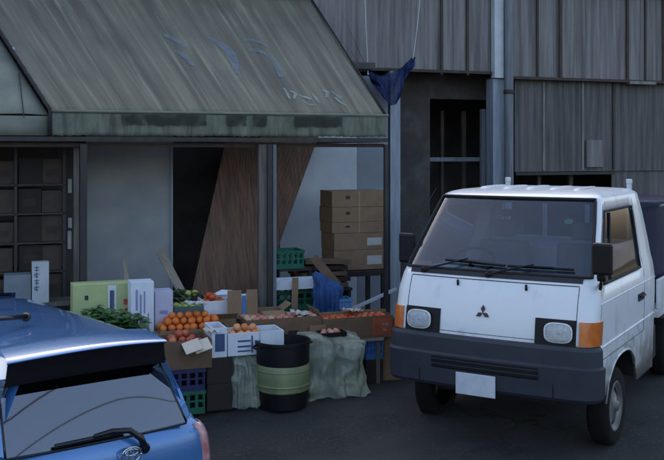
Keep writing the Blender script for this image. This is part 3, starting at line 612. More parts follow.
r, w2, h, z = carton('foam_box', 'tall white box with violet print standing on end beside the yellow-green carton', 'box', 131, 154, 282, 325, -.88, .22, M_foam, z0=.522, tape=False,
    marks=[('violet_print', .2, .30, .55, .88, M_inkp), ('violet_print', .38, .46, .35, .8, M_inkp), ('violet_print', .55, .62, .5, .85, M_inkp), ('violet_print', .72, .78, .2, .5, M_inkp), ('violet_print', .22, .5, .18, .23, M_inkp)])
carton('carton', 'lavender carton right beside the tall white box', 'carton', 155, 173, 291, 316, -.80, .2, M_lav, z0=.522, tape=False, marks=[('violet_print', .25, .7, .55, .62, M_inkp), ('violet_print', .3, .75, .3, .36, M_inkp)])
r, w2, h, z = carton('vegetable_tray', 'teal tray with yellow-green fruit at the middle back of the stall', 'tray', 174, 204, 297, 308, -.58, .3, M_teal, z0=ZR, open_=True, z1=.80)
fruits('citrus', 'yellow-green citrus in the teal tray', 'fruit', 'fruit in the teal tray', r, -w2 + .01, w2 - .01, .01, .29, .05, .034, M_lemon)
r, w2, h, z = carton('foam_box', 'white foam box full of red tomatoes behind the orange heap', 'box', 204, 256, 291, 303, -.58, .36, M_foam, z0=ZR, z1=.835, open_=True, th=.015)
fruits('tomato', 'red tomato heaped in the white foam box at the back', 'tomato', 'tomatoes in the foam box', r, -w2 + .01, .0, .02, .34, h - .06, .036, M_tom, heap=2)
b = MB(); b.prism([(-.1, 0), (.08, 0), (.14, .05), (.02, .07), (-.06, .03)], .004); b.build('plastic_wrap', M_foam, r, loc=(-.02, .3, h + .01), rot=(R(-50), 0, 0))
for px0, px1, y0, y1, nm, m in ((228, 242, 291, 322, 'tan cardboard divider standing left of the blue one', M_card), (247, 258, 290, 320, 'tan cardboard divider standing next to the brown post', M_card), (242.5, 246.5, 296, 322, 'blue board between two tan dividers', M_bluep)):
    t0, zt = tz(px0, y0, -.72); t1, zb = tz(px1, y1, -.72); b = MB(); b.box(-(t1 - t0) / 2, (t1 - t0) / 2, 0, .006, 0, zt - .50); tag(b.build('cardboard_divider', m, loc=W((t0 + t1) / 2, -.72, .50), rot=(R(-3), 0, BETA)), nm, 'board')
table('narrow board behind the wide white box, under the cardboard dividers', 226, 262, -.80, -.63, .498)
# dark vegetables behind and leafy greens
def leaves(name, label, px, D, z, wd, hgt, n, m, seed, lean=.5, dp=.12):
    rnd = random.Random(seed); t = T(px, D); r = froot(name, t, D, z, label=label, cat='vegetables'); b = MB()
    for _ in range(n):
        x, y = rnd.uniform(-wd, wd), rnd.uniform(0, dp * 2); a = rnd.uniform(0, 6.28); L = rnd.uniform(.07, .15); w_ = rnd.uniform(.02, .04); z_ = rnd.uniform(0, hgt) * (1 - (x / wd) ** 2 * .6)
        d = Vector((math.cos(a), math.sin(a) * .8, rnd.uniform(-.5, lean))).normalized(); s = d.cross(Vector((0, 0, 1))).normalized() * w_; p = Vector((x, y, z_))
        b.add([p, p + d * L * .4 + s, p + d * L + Vector((0, 0, -.02)), p + d * L * .4 - s, p + d * L * .5 + Vector((0, 0, .012))], [(0, 1, 4), (1, 2, 4), (2, 3, 4), (3, 0, 4)])
    b.build('leaves', m, r)
    b = MB()
    for _ in range(max(4, n // 12)):
        x = rnd.uniform(-wd * .8, wd * .8); b.tube([(x, dp, 0), (x + rnd.uniform(-.04, .04), dp + .03, hgt * .8)], .006, 5)
    b.build('stems', M_leafb, r)
leaves('leafy_greens', 'bunch of dark leafy greens in front of the left end of the yellow-green carton', 99, -1.02, tz(99, 327, -1.02)[1], .13, .15, 130, M_leaf, 1)
leaves('leafy_greens', 'bunch of leafy greens drooping in front of the tall white box', 125, -1.04, tz(125, 332, -1.04)[1], .16, .17, 170, M_leaf, 2)
table('low board under the two bunches of leafy greens', 82, 128, -1.02, -.99, .3) if False else None
leaves('leek_bundle', 'dark bundle of leeks lying behind the teal tray', 178, -.30, ZR + .14, .18, .07, 80, M_leafb, 4, .2)
leaves('leek_bundle', 'heap of dark greens behind the tomato box', 226, -.16, ZR, .2, .12, 90, M_leafb, 5, .2, .05)
for i, px in enumerate((159, 164, 192, 199)):
    o = bpy.data.objects.new('citrus', ball('citrus', .036, M_lemon)); COL.objects.link(o); o.location = W(T(px, -.42), -.42, .862 - (.0 if i < 2 else 0)); tag(o, 'yellow-green citrus lying on the carton behind the teal tray', 'fruit', 'loose citrus behind the teal tray')
carton('carton', 'dark carton behind the teal tray under the leeks', 'carton', 152, 205, 296, 309, -.46, .34, M_cardd, z0=.702 + .0, z1=.828, tape=False) if False else carton('carton', 'dark carton behind the teal tray under the leeks', 'carton', 152, 205, 296, 309, -.27, .26, M_cardd, z0=.70, z1=.835, tape=False)
for o in [o for o in bpy.data.objects if o.get('group') == 'loose citrus behind the teal tray']: o.location += N * .20; o.location.z = .868
# plank and stake
def plank(name, label, a, Da, c, Dc, wd, th, m):
    ta, za = tz(*a, Da); tc, zc = tz(*c, Dc); p = W(ta, Da, za); q = W(tc, Dc, zc); d = (q - p); L = d.length; d.normalize(); s = d.cross(N).normalized(); n_ = s.cross(d)
    M = Matrix((( s.x, n_.x, d.x, p.x), (s.y, n_.y, d.y, p.y), (s.z, n_.z, d.z, p.z), (0, 0, 0, 1)))
    b = MB(); b.box(-wd / 2, wd / 2, -th / 2, th / 2, 0, L); o = b.build(name, m, bevel=.003); o.matrix_world = M; return tag(o, label, 'plank')
plank('wood_plank', 'weathered wood plank leaning on the grey door panel', (181, 291), -.05, (160, 251), .5, .085, .02, M_wood)
plank('wood_plank', 'narrow stake leaning behind the yellow-green carton', (127, 286), -.1, (124, 259), .3, .05, .02, M_wood)
plank('wood_pole', 'thin pale pole lying slantwise beside the right awning post', (350, 310), .2, (396, 289), .5, .035, .03, M_white)

# leaning reed screens behind the middle post
def screen(label, pts, D0, D1, zmax):
    r = froot('reed_screen', 0, 0, 0, label=label, cat='screen')
    (bl, br, tl_, tr_) = pts; A = [Vector((T(bl[0], D0), D0, tz(*bl, D0)[1])), Vector((T(br[0], D0), D0, tz(*br, D0)[1])), Vector((T(tl_[0], D1), D1, tz(*tl_, D1)[1])), Vector((T(tr_[0], D1), D1, tz(*tr_, D1)[1]))]
    # carry the screen down to the ground
    for k in (0, 1):
        d = A[k] - A[k + 2]; s = (-.0 - A[k].z) / d.z if d.z else 0; A[k] = A[k] + d * s
    n = 44; b = MB(); m_ = .0
    for i in range(n):
        u0, u1 = i / n, (i + .93) / n; off = Vector((0, -.004 * (i % 3) / 2, 0))
        p, q = A[0].lerp(A[1], u0), A[0].lerp(A[1], u1); s, w_ = A[2].lerp(A[3], u1), A[2].lerp(A[3], u0); bk = Vector((0, .018, 0))
        V = [p + off, q + off, s + off, w_ + off]; V += [x + bk for x in V]
        b.add(V, [(0, 1, 2, 3), (4, 7, 6, 5), (0, 4, 5, 1), (1, 5, 6, 2), (2, 6, 7, 3), (3, 7, 4, 0)])
    b.build('reeds', M_bamboo, r)
    for k in (.15, .5, .85): b = MB(); b.tube([A[0].lerp(A[2], k) + Vector((0, .03, 0)), A[1].lerp(A[3], k) + Vector((0, .03, 0))], .012, 6); b.build('cross_tie', M_rust, r)
screen('brown reed screen leaning behind the tomato box, left of the middle post', ((192, 292), (272, 292), (226, 140), (262, 140)), .95, 1.75, 2.6)
screen('brown reed screen with slanting edge leaning against the pale wall, right of the middle post', ((196, 292), (262, 292), (262, 132), (320, 132)), 1.35, 2.1, 2.6)

# stacked cartons by the pale wall
g_ = 'cartons stacked against the pale wall'
ys = (191, 207, 222, 233, 250, 270)
names = ('topmost carton of the tall stack by the pale wall', 'second carton from the top of the tall stack by the pale wall', 'third carton from the top of the tall stack, thin and plain', 'fourth carton from the top, with a white label strip', 'bottom carton of the tall stack, with a wide white label')
zs = [tz(360, y, 1.1)[1] for y in ys]
for i in range(5):
    x0, x1 = (332, 386) if i < 3 else (334, 387)
    mk = [('label', .62, .90, .25, .7, M_lab)] if i in (3, 4) else [('hand_hole', .25, .33, .5, .7, M_inkk), ('tape_strip', .485, .515, 0, 1, M_tape)]  # the upright strip is packing tape down the carton front
    carton('carton', names[i], 'carton', x0, x1, ys[i], ys[i + 1], 1.1, .45, M_card if i % 2 == 0 else M_card, z0=zs[i + 1] + .003, z1=zs[i], marks=mk, group=g_, rz=(-.02, .015, -.01, .02, 0)[i])
# flattened cardboard pile below and left
zb = zs[5] - .004
tb = froot('side_table', T(345, 1.05), 1.0, 0, label='dark trestle under the stacked cartons by the pale wall', cat='table')
b = MB(); b.box(-.55, .55, 0, .6, zb - .06, zb - .002); b.build('tabletop', M_cardd, tb)
for x in (-.5, .5):
    for y in (.05, .55): b = MB(); b.box(x - .025, x + .025, y - .025, y + .025, 0, zb - .06); b.build('leg', M_dpost, tb)
for k in range(5):
    y = 286 - k * 8.5; t = T(320, .75); z_ = tz(320, 288, .75)[1] + k * .07
    b = MB(); b.box(-.28, .28, 0, .30, 0, .05); o = b.build('folded_carton', (M_card2, M_cardd)[k % 2], loc=W(t + .05 + .03 * math.sin(k * 2), .68, z_), rot=(R(2 - k), R(-2 + k), BETA + .06 * math.sin(k * 3)), bevel=.004)
    tag(o, ('lowest folded carton in the flat pile left of the carton stack', 'second folded carton from the bottom of the flat pile', 'middle folded carton in the flat pile left of the stack', 'fourth folded carton up in the flat pile', 'top folded carton of the flat pile left of the stack')[k], 'folded carton', 'flat pile of folded cartons')
zz = tz(320, 288, .75)[1]
b = MB(); b.box(-.32, .32, 0, .34, 0, .03); tb = froot('low_shelf', T(320, .75) + .05, .66, zz - .034, label='dark low shelf under the flat pile of folded cartons', cat='shelf'); b.build('board', M_cardd, tb)
for x in (-.29, .29): b = MB(); b.box(x - .02, x + .02, .02, .32, -(zz - .034), 0); b.build('side', M_cardd, tb)
# green crates and blue things behind the fruit
r, w2, h, z = crate('plastic_crate', 'dark green crate raised behind the middle post, topmost of two', 275, 304, 250, 269, .35, .3, M_green, h=.2)
crate('plastic_crate', 'green crate under the white foam tray behind the fruit', 276, 324, 292, 312, .20, .36, M_green, z0=.56, h=.21)
tt = T(290, .3); r = froot('crate_stand', tt + .1, .18, 0, label='dark stand holding the green crates behind the middle post', cat='stand')
b = MB(); b.box(-.26, .26, 0, .45, .50, .555); b.build('shelf_board', M_dpost, r)
b = MB(); b.box(-.2, .16, .2, .5, z - .03, z - .003); b.build('shelf_board', M_dpost, r)
for x in (-.24, .22): b = MB(); b.box(x - .02, x + .02, .38, .42, 0, z - .03); b.build('leg', M_dpost, r)
carton('foam_tray', 'white foam tray lying across the lower green crate', 'tray', 274, 322, 283, 295, .10, .25, M_foam, z0=.80, open_=True, th=.012, tape=False, z1=.90)
b = MB(); b.box(-.035, .035, 0, .006, 0, .34); tag(b.build('cardboard_strip', M_card, loc=W(T(294, .02), .0, .60), rot=(R(-4), R(3), BETA)), 'upright tan cardboard strip in front of the white foam tray', 'board')
plank('wood_board', 'short brown board slanting down beside the green crate', (338, 286), .15, (313, 257), .3, .10, .02, M_card2)
sheet('blue_bag', 'rumpled blue cloth bag behind the fruit cartons', 321, 342, 284, -.1, .22, 12, m=M_bluec, flare=.02)
crate('small_tub', 'small light blue tub right of the blue bag', 338, 352, 298, 310, -.12, .18, M_lblue, h=.12)
r = froot('low_stand', T(345, -.05), -.14, 0, label='dark stand under the small light blue tub', cat='stand'); b = MB(); b.box(-.1, .1, 0, .24, 0, tz(345, 310, -.12)[1] - .003); b.build('body', M_cardd, r); b = MB(); b.box(-.1, .1, -.004, -.0005, .3, .34); b.build('handle_slot', M_black, r)

# ---------------------------------------------------------------- left end: rack of boxes behind, white standing box
rk = froot('storage_rack', T(28, .62), .62, 0, label='dark rack with rows of brown cartons behind the left awning post', cat='rack')
for x in (-.62, -.12, .36):
    b = MB(); b.box(x - .015, x + .015, 0, .03, -.2, 2.4); b.build('upright', M_dpost, rk)
    b = MB(); b.box(x - .015, x + .015, .42, .45, -.2, 2.4); b.build('upright', M_dpost, rk)
lv = [.75, 1.05, 1.35, 1.65, 1.95]
for z_ in lv: b = MB(); b.box(-.62, .37, .0, .45, z_ - .02, z_); b.build('shelf', M_dpost, rk)
nm = ('lowest', 'second', 'third', 'fourth', 'top')
for i, z_ in enumerate(lv):
    for j, (x0, x1) in enumerate(((-.58, -.37), (-.34, -.15), (-.08, .13), (.15, .33))):
        h_ = random.uniform(.20, .27); x0 -= random.uniform(0, .03); x1 += random.uniform(0, .025); r = froot('shelf_carton', T(28, .62) + (x0 + x1) / 2, .66, z_ + .001, label='brown carton, %s shelf of the dark rack, %s' % (nm[i], ('leftmost', 'second from left', 'third from left', 'rightmost')[j]), cat='carton', group='cartons on the dark rack')
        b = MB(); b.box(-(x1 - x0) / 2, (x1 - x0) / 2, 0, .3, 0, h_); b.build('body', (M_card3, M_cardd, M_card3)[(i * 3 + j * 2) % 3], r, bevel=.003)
        if (i + j) % 2: b = MB(); b.box(-(x1 - x0) * .3, (x1 - x0) * .25, -.002, -.0005, h_ * .3, h_ * .6); b.build('printed_mark', mat('dull_print', (.045, .03, .026), .8, scale=9), r)
sh = froot('side_shelf', T(30, .1), .1, 0, label='low dark bench under the standing white box at the left', cat='bench'); zz = tz(38, 303, .1)[1]
b = MB(); b.box(-.45, .45, 0, .34, zz - .04, zz - .003); b.build('bench_top', M_bpost, sh)
for x in (-.4, .4): b = MB(); b.box(x - .025, x + .025, .03, .3, -.2, zz - .04); b.build('leg', M_bpost, sh)
r, w2, h, z = carton('standing_box', 'narrow white box standing on end with blue vertical characters', 'box', 32, 49, 262, 303, .1, .12, mat('dull_white_card', (.5, .53, .55), .7, scale=6), tape=False)
for k in range(4):
    zc = h * (.86 - k * .16); b = MB(); x = -w2 * .45
    b.box(x - .022, x + .022, -.003, -.0005, zc, zc + .008); b.box(x - .004, x + .004, -.0045, -.0032, zc - .035, zc + .018); b.box(x - .018, x + .018 - .006 * (k % 2), -.003, -.0005, zc - .026, zc - .018)
    if k % 2: b.box(x - .022, x - .015, -.003, -.0005, zc - .017, zc - .001)
    b.build('printed_character', M_ink, r)
b = MB(); b.box(w2 * .55, w2 * .8, -.002, -.0005, h * .08, h * .16); b.build('printed_mark', M_inkr, r) if False else None
carton('standing_box', 'dull grey box lying behind the car roof at the far left', 'box', 4, 31, 275, 303, .12, .2, mat('dull_grey_card', (.2, .22, .25), .8, scale=6), tape=False, z0=z)
# ================================================================ TRUCK
PHI = R(-31)
trk = empty('flatbed_truck', (1.167, 7.222, 0), PHI, 'white cab-over flatbed truck parked at the right, facing the viewer with dark grey bumper', 'truck')
def lerp_tab(tab, z):
    if z <= tab[0][0]: return tab[0][1]
    for (a, va), (c, vc) in zip(tab, tab[1:]):
        if z <= c: return va + (vc - va) * (z - a) / (c - a)
    return tab[-1][1]
TW = [(.3, .825), (.82, .84), (1.0, .845), (1.15, .843), (1.27, .825), (1.33, .808), (1.46, .785), (1.60, .758), (1.73, .735), (1.80, .720), (1.90, .700), (1.918, .682), (1.935, .655), (1.95, .60)]
TY = [(.3, .06), (.82, .06), (1.0, .085), (1.15, .125), (1.27, .175), (1.33, .215), (1.46, .32), (1.60, .44), (1.73, .555), (1.80, .615), (1.90, .70), (1.918, .735), (1.935, .79), (1.95, .90)]
TB = [(.3, 2.12), (1.3, 2.14), (1.6, 2.13), (1.80, 2.10), (1.90, 2.07), (1.918, 2.05), (1.935, 2.02), (1.95, 1.95)]
RC = .11
def tout(q, z):      # point on the cab outline: q = signed distance from the nose centre (side: beyond the corner)
    wz, yf = lerp_tab(TW, z), lerp_tab(TY, z); s = 1 if q >= 0 else -1; a = abs(q); wf = wz - RC
    bul = .045
    if a <= wf: return Vector((s * a, yf + bul * (a / wz) ** 2, z))
    ye = yf + bul * (wf / wz) ** 2
    arc = RC * math.pi / 2
    if a <= wf + arc: th = (a - wf) / RC; return Vector((s * (wf + RC * math.sin(th)), ye + RC - RC * math.cos(th), z))
    return Vector((s * wz, ye + RC + (a - wf - arc), z))
def tcol(c, z):      # c: normalised column; 0..1 front half, 1..2 corner, 2..3 side
    wz = lerp_tab(TW, z); wf = wz - RC; s = 1 if c >= 0 else -1; a = abs(c)
    if a <= 1: return tout(s * a * wf, z)
    if a <= 2: return tout(s * (wf + (a - 1) * RC * math.pi / 2), z)
    p = tout(s * (wf + RC * math.pi / 2), z); yb = lerp_tab(TB, z); p.y += (a - 2) * (yb - p.y); return p
YL = .06 + .04 + RC
def sfor(y): return 2 + (y - YL) / (2.12 - YL)
sidec = [2, sfor(.30), sfor(.42), sfor(.482), sfor(.52), sfor(.58), sfor(.68), sfor(.82), sfor(.98), sfor(1.14), sfor(1.28), sfor(1.38), sfor(1.44), sfor(1.478), sfor(1.52), sfor(1.6), sfor(1.75), sfor(1.95), 3]
cols_h = [0, .2, .4, .6, .8, .93, 1.0, 1.25, 1.5, 1.75] + sidec
cols = [-c for c in cols_h[:0:-1]] + cols_h
def zlow(c):
    if abs(c) < 2.01: return .42
    y = YL + (abs(c) - 2) * (2.12 - YL); d = (y - .98) / .50
    if abs(d) < 1: return max(.30 if y > .98 else .40, .30 + .35 * (1 - abs(d) ** 2.4) ** .5)
    return .40 if y < .98 else .30
rows = [.82, 1.0, 1.15, 1.27, 1.33, 1.46, 1.60, 1.73, 1.80, 1.90, 1.912, 1.924, 1.936, 1.95]
PT = []
for k in (0, .33, .66): PT.append([tcol(c, zlow(c) + (.82 - zlow(c)) * k) for c in cols])
for z in rows: PT.append([tcol(c, z) for c in cols])
nc = len(cols)
def is_ws(zm, cm): return 1.33 < zm < 1.90 and abs(cm) < 1.5
def is_sw(zm, cm): return 1.27 < zm < 1.80 and sfor(.30) < abs(cm) < sfor(1.6)
b = MB(); V = [p for r_ in PT for p in r_]; Fs = []; ws = []; sws = {1: [], -1: []}
for i in range(len(PT) - 1):
    zm = (PT[i][nc // 2].z + PT[i + 1][nc // 2].z) / 2
    for j in range(nc - 1):
        cm = (cols[j] + cols[j + 1]) / 2; f = (i * nc + j, i * nc + j + 1, (i + 1) * nc + j + 1, (i + 1) * nc + j)
        if is_ws(zm, cm): ws.append(f)
        elif is_sw(zm, cm): sws[1 if cm > 0 else -1].append(f)
        else: Fs.append(f)
b.add(V, Fs)
# roof: inner rings
last = PT[-1]; cen = Vector((0, 1.40, 1.972)); ringp = last
for k, (sc, zz) in enumerate(((.8, 1.958), (.5, 1.968))):
    nr = [Vector((cen.x + (p.x - cen.x) * sc, cen.y + (p.y - cen.y) * sc, zz)) for p in last]
    b.grid([ringp, nr]); b.add([ringp[0], ringp[-1], nr[-1], nr[0]], [(0, 1, 2, 3)]); ringp = nr
b.add([Vector(p) for p in ringp], [tuple(range(len(ringp)))])
# back wall with window opening
def yb(z): return lerp_tab(TB, z)
for z0, z1, xa, xb in ((.3, 1.36, -1, 1), (1.36, 1.78, -1, -.62), (1.36, 1.78, .62, 1), (1.78, 1.95, -1, 1)):
    n = 5
    for i in range(n):
        za, zc = z0 + (z1 - z0) * i / n, z0 + (z1 - z0) * (i + 1) / n
        def X(x, z): return math.copysign(min(abs(x), lerp_tab(TW, z)), x) if abs(x) == 1 else x
        b.add([(X(xa, za), yb(za), za), (X(xb, za), yb(za), za), (X(xb, zc), yb(zc), zc), (X(xa, zc), yb(zc), zc)], [(0, 1, 2, 3)])
me = b.build('cab', M_tw, trk, smooth=True, auto=38)
bm = bmesh.new(); bm.from_mesh(me.data); bmesh.ops.remove_doubles(bm, verts=bm.verts, dist=.0008); bmesh.ops.recalc_face_normals(bm, faces=bm.faces); bm.to_mesh(me.data); bm.free(); me.data.set_sharp_from_angle(angle=R(38))
q = me.modifiers.new('s', 'SOLIDIFY'); q.thickness = .02; q.offset = -1
def pick(faces, inset=.008):
    m = MB(); idx = sorted(set(i for f in faces for i in f)); mp = {a: k for k, a in enumerate(idx)}
    cc = Vector((0, 1.1, 1.5)); m.add([V[i] + (cc - V[i]).normalized() * inset for i in idx], [tuple(mp[i] for i in f) for f in faces]); return m
pick(ws).build('windscreen', M_gls, trk, smooth=True)
for s in (1, -1): pick(sws[s]).build('side_window', M_gls2, trk, smooth=True)
b = MB(); b.add([(-.62, yb(1.36) - .01, 1.36), (.62, yb(1.36) - .01, 1.36), (.62, yb(1.78) - .01, 1.78), (-.62, yb(1.78) - .01, 1.78)], [(0, 1, 2, 3)]); b.build('rear_window', M_gls, trk)
# patch on the outline
def patch(q0, q1, z0, z1, off, th=.012, nq=10, nz=4, qf=None):
    def P3(q, z, o):
        p = tout(q, z); e = .004; a, c = tout(q - e, z), tout(q + e, z); tq = (c - a).normalized(); tzv = (tout(q, z + .01) - tout(q, z - .01)).normalized(); n = tq.cross(tzv).normalized()
        if n.dot(p - Vector((0, .9, z))) < 0: n = -n
        return p + n * o
    m = MB(); A = []; B = []
    for i in range(nz + 1):
        z = z0 + (z1 - z0) * i / nz; a0, a1 = (q0, q1) if qf is None else qf(i / nz)
        A.append([P3(a0 + (a1 - a0) * j / nq, z, off) for j in range(nq + 1)]); B.append([P3(a0 + (a1 - a0) * j / nq, z, off - th) for j in range(nq + 1)])
    m.grid(A); m.grid([r_[::-1] for r_ in B])
    m.grid([A[0], B[0]]); m.grid([A[-1], B[-1]]); m.grid([[r_[0] for r_ in A], [r_[0] for r_ in B]]); m.grid([[r_[-1] for r_ in A], [r_[-1] for r_ in B]])
    return m, P3
def strip_z(c0fun, za, zb, off, wd, name, m_, n=14):     # rubber strip following a column
    pts = []
    for i in range(n + 1): z = za + (zb - za) * i / n; p = tcol(c0fun, z); cc = Vector((0, p.y if abs(c0fun) > 1.5 else 1.1, p.z)); pts.append(p + (p - cc).normalized() * off)
    mm = MB(); mm.tube(pts, wd, 6); mm.build(name, m_, trk, smooth=True)
def strip_c(z, ca, cb, off, wd, name, m_, n=30):
    pts = []
    for i in range(n + 1): c = ca + (cb - ca) * i / n; p = tcol(c, z); cc = Vector((0, 1.1, p.z)); pts.append(p + (p - cc).normalized() * off)
    mm = MB(); mm.tube(pts, wd, 6); mm.build(name, m_, trk, smooth=True)
# window rubber
def loop(cfs, name, wd, off=.002):
    pts = []
    for c, z in cfs: p = tcol(c, z); cc = Vector((0, 1.1, p.z)); pts.append(p + (p - cc).normalized() * off)
    mm = MB(); mm.tube(pts + [pts[0]], wd, 6); mm.build(name, M_rub, trk, smooth=True)
def seq(c0, c1, z0, z1, n=12):
    L = [(c0 + (c1 - c0) * i / n, z0) for i in range(n)] + [(c1, z0 + (z1 - z0) * i / n) for i in range(n)] + [(c1 + (c0 - c1) * i / n, z1) for i in range(n)] + [(c0, z1 + (z0 - z1) * i / n) for i in range(n)]
    return L
loop(seq(-1.5, 1.5, 1.33, 1.90, 30), 'windscreen_seal', .013)
for s in (1, -1): loop(seq(s * sfor(.30), s * sfor(1.6), 1.27, 1.80), 'window_seal', .012)
for s in (1, -1):
    strip_z(s * sfor(.55), 1.27, 1.78, .0, .008, 'window_divider', M_rub)
    strip_z(s * sfor(.245), .70, 1.86, -.001, .0035, 'door_seam', M_seam); strip_z(s * sfor(1.70), .70, 1.86, -.001, .0035, 'door_seam', M_seam)
    strip_c(.70, s * sfor(.25), s * sfor(1.70), -.001, .003, 'door_seam', M_seam, 10)
    strip_c(1.13, s * 2.0, s * 3, .001, .006, 'body_crease', M_tw, 10); strip_c(.80, s * 2.0, s * 3, .002, .008, 'body_crease', M_tw, 10)
    a = tcol(s * sfor(1.5), 1.02); c = tcol(s * sfor(1.62), 1.02); b = MB(); b.box(min(a.x, a.x + s * .012), max(a.x, a.x + s * .012), a.y - .05, c.y + .03, .99, 1.05); b.build('handle_cup', M_seam, trk)
    b = MB(); b.tube([(a.x + s * .012, a.y - .04, 1.03), (a.x + s * .03, a.y, 1.032), (a.x + s * .03, c.y - .02, 1.032), (a.x + s * .012, c.y + .02, 1.03)], .009); b.build('door_handle', M_black, trk, smooth=True)
    # wheel arch lip and inner arch
    pts = []
    for i in range(25):
        y = .482 + .996 * i / 24; zz = max(.3, .30 + .35 * (max(0, 1 - abs((y - .98) / .50) ** 2.4)) ** .5); p = tcol(s * sfor(y), zz); pts.append((p.x + s * .002, p.y, zz))
    b = MB(); b.tube(pts, .010, 6); b.build('arch_lip', M_tw, trk, smooth=True)
    P1 = [[Vector((p[0] - s * .006, p[1], p[2] + .004)) for p in pts], [Vector((s * .42, p[1], p[2] + .004)) for p in pts]]; b = MB(); b.grid(P1); b.build('arch_liner', M_rub, trk, smooth=True)
b = MB(); b.box(-.5, .5, .3, 2.0, .32, .62); b.box(-.41, .41, .12, 1.93, .62, .70); b.build('underbody', M_rub, trk)
for s in (1, -1): b = MB(); b.box(min(s * .42, s * .80), max(s * .42, s * .80), .35, 1.9, .69, .74); b.build('cab_floor', M_rub, trk)
# bumper
prof = [(-.03, .415), (.03, .42), (.048, .445), (.052, .60), (.056, .668), (.036, .684), (.034, .80), (.018, .826), (-.02, .83)]
def bq(c, z, off):
    p = tcol(c, .82 if z > .6 else .82); cc = Vector((0, .8, p.z)); a = tcol(c - .02, .82); d = tcol(c + .02, .82); n = (d - a).cross(Vector((0, 0, 1))).normalized()
    if n.dot(p - cc) < 0: n = -n
    p = p + n * off; p.z = z; return p
bc = [-sfor(.20)] + [-c for c in (2.0, 1.8, 1.6, 1.4, 1.2, 1.0, .9, .75, .6, .45, .3, .15)] + [0] + [.15, .3, .45, .6, .75, .9, 1.0, 1.2, 1.4, 1.6, 1.8, 2.0] + [sfor(.20)]
b = MB(); b.grid([[bq(c, z, o_) for c in bc] for o_, z in prof]); b.build('bumper', M_bump, trk, smooth=True, auto=28, solid=.006)
b = MB(); x0, x1 = -.60, .60
b.grid([[bq(c, z, o_) for c in [x0 + (x1 - x0) * i / 16 for i in range(17)]] for o_, z in ((.056, .565), (.0585, .575), (.0585, .655), (.056, .662))]); b.build('air_intake', M_black, trk)
b = MB()
for z in (.595, .632): b.grid([[bq(x0 + (x1 - x0) * i / 16, z + dz, .060) for i in range(17)] for dz in (0, .008)])
b.build('intake_bar', M_bump, trk)
b = MB()
for c in (-.75, .75): b.grid([[bq(c + dc, z, .0535) for dc in (-.006, .006)] for z in (.44, .66)])
b.build('bumper_seam', M_black, trk)
b = MB(); b.grid([[bq(c, .74 + dz, .0365) for c in bc[1:-1]] for dz in (0, .006)]); b.build('bumper_groove', M_black, trk)
b = MB(); b.box(-.165 - .055, .165 - .055, -.012, -.004, .385, .555); b.build('licence_plate', M_plate, trk, bevel=.004)
# lamps
for s in (1, -1):
    lo, hi = .395, .705
    P_, _ = patch(s * lo, s * hi, .825, 1.02, .010, .02, 12, 5); P_.build('lamp_bezel', M_black, trk)
    q0, q1 = s * .727, s * (lerp_tab(TW, .9) - RC + RC * math.pi / 2 + .05)
    P_, _ = patch(q0, q1, .835, 1.01, .016, .026, 14, 4); P_.build('turn_signal', M_amber, trk, smooth=True, auto=40)
    P_, _ = patch(s * .707, s * .726, .84, 1.005, .012, .02, 3, 3); P_.build('clear_marker', M_plate, trk)
    c = tout(s * .575, .925); nrm = Vector((s * .06, -1, .05)).normalized(); M_ = Matrix.Translation(c + nrm * .026) @ nrm.to_track_quat('Z', 'Y').to_matrix().to_4x4()
    hl = empty('headlight'); hl.parent = trk
    def sq(prof, n=32):
        v = []; f = []
        for r_, z_ in prof:
            for k in range(n): a_ = 2 * math.pi * k / n; c_, s_ = math.cos(a_), math.sin(a_); g_ = (abs(c_) ** 3.2 + abs(s_) ** 3.2) ** (-1 / 3.2); v.append(M_ @ Vector((1.22 * r_ * c_ * g_, .86 * r_ * s_ * g_, z_)))
        for i in range(len(prof) - 1):
            for k in range(n): f.append((i * n + k, i * n + (k + 1) % n, (i + 1) * n + (k + 1) % n, (i + 1) * n + k))
        return MB().add(v, f)
    b = sq([(.088, -.004), (.088, .007), (.081, .008), (.074, .002), (.060, .001), (.040, .000), (.015, -.003), (.001, -.003)]); b.build('reflector', M_refl, hl, smooth=True)
    b = sq([(.081, .009), (.06, .018), (.03, .023), (.001, .024)]); b.build('lens', M_glsl, hl, smooth=True)
    b = MB(); b.lathe([(.001, .010), (.012, .008), (.013, -.02), (.001, -.022)], 10, M_, cap=False); b.build('bulb', M_refl, hl, smooth=True)
# emblem: three rhombi
c = tout(-.03, 1.02); em = MB(); n = (tout(-.03, 1.1) - tout(-.03, .94)).cross(Vector((1, 0, 0))).normalized(); n = -n if n.y > 0 else n
up_ = Vector((1, 0, 0)).cross(n).normalized(); up_ = -up_ if up_.z < 0 else up_
for a in (90, 210, 330):
    d = Vector((1, 0, 0)) * math.cos(R(a)) + up_ * math.sin(R(a)); e = Vector((1, 0, 0)) * math.cos(R(a + 90)) + up_ * math.sin(R(a + 90)); L = .062; o0 = c + n * .004
    q4 = [o0, o0 + d * L * .5 + e * L * .29, o0 + d * L, o0 + d * L * .5 - e * L * .29]; em.add(q4 + [p + n * .006 for p in q4], [(0, 1, 2, 3), (4, 5, 6, 7), (0, 1, 5, 4), (1, 2, 6, 5), (2, 3, 7, 6), (3, 0, 4, 7)])
em.build('emblem', mat('emblem_dark', (.06, .012, .016), .4, scale=9), trk)
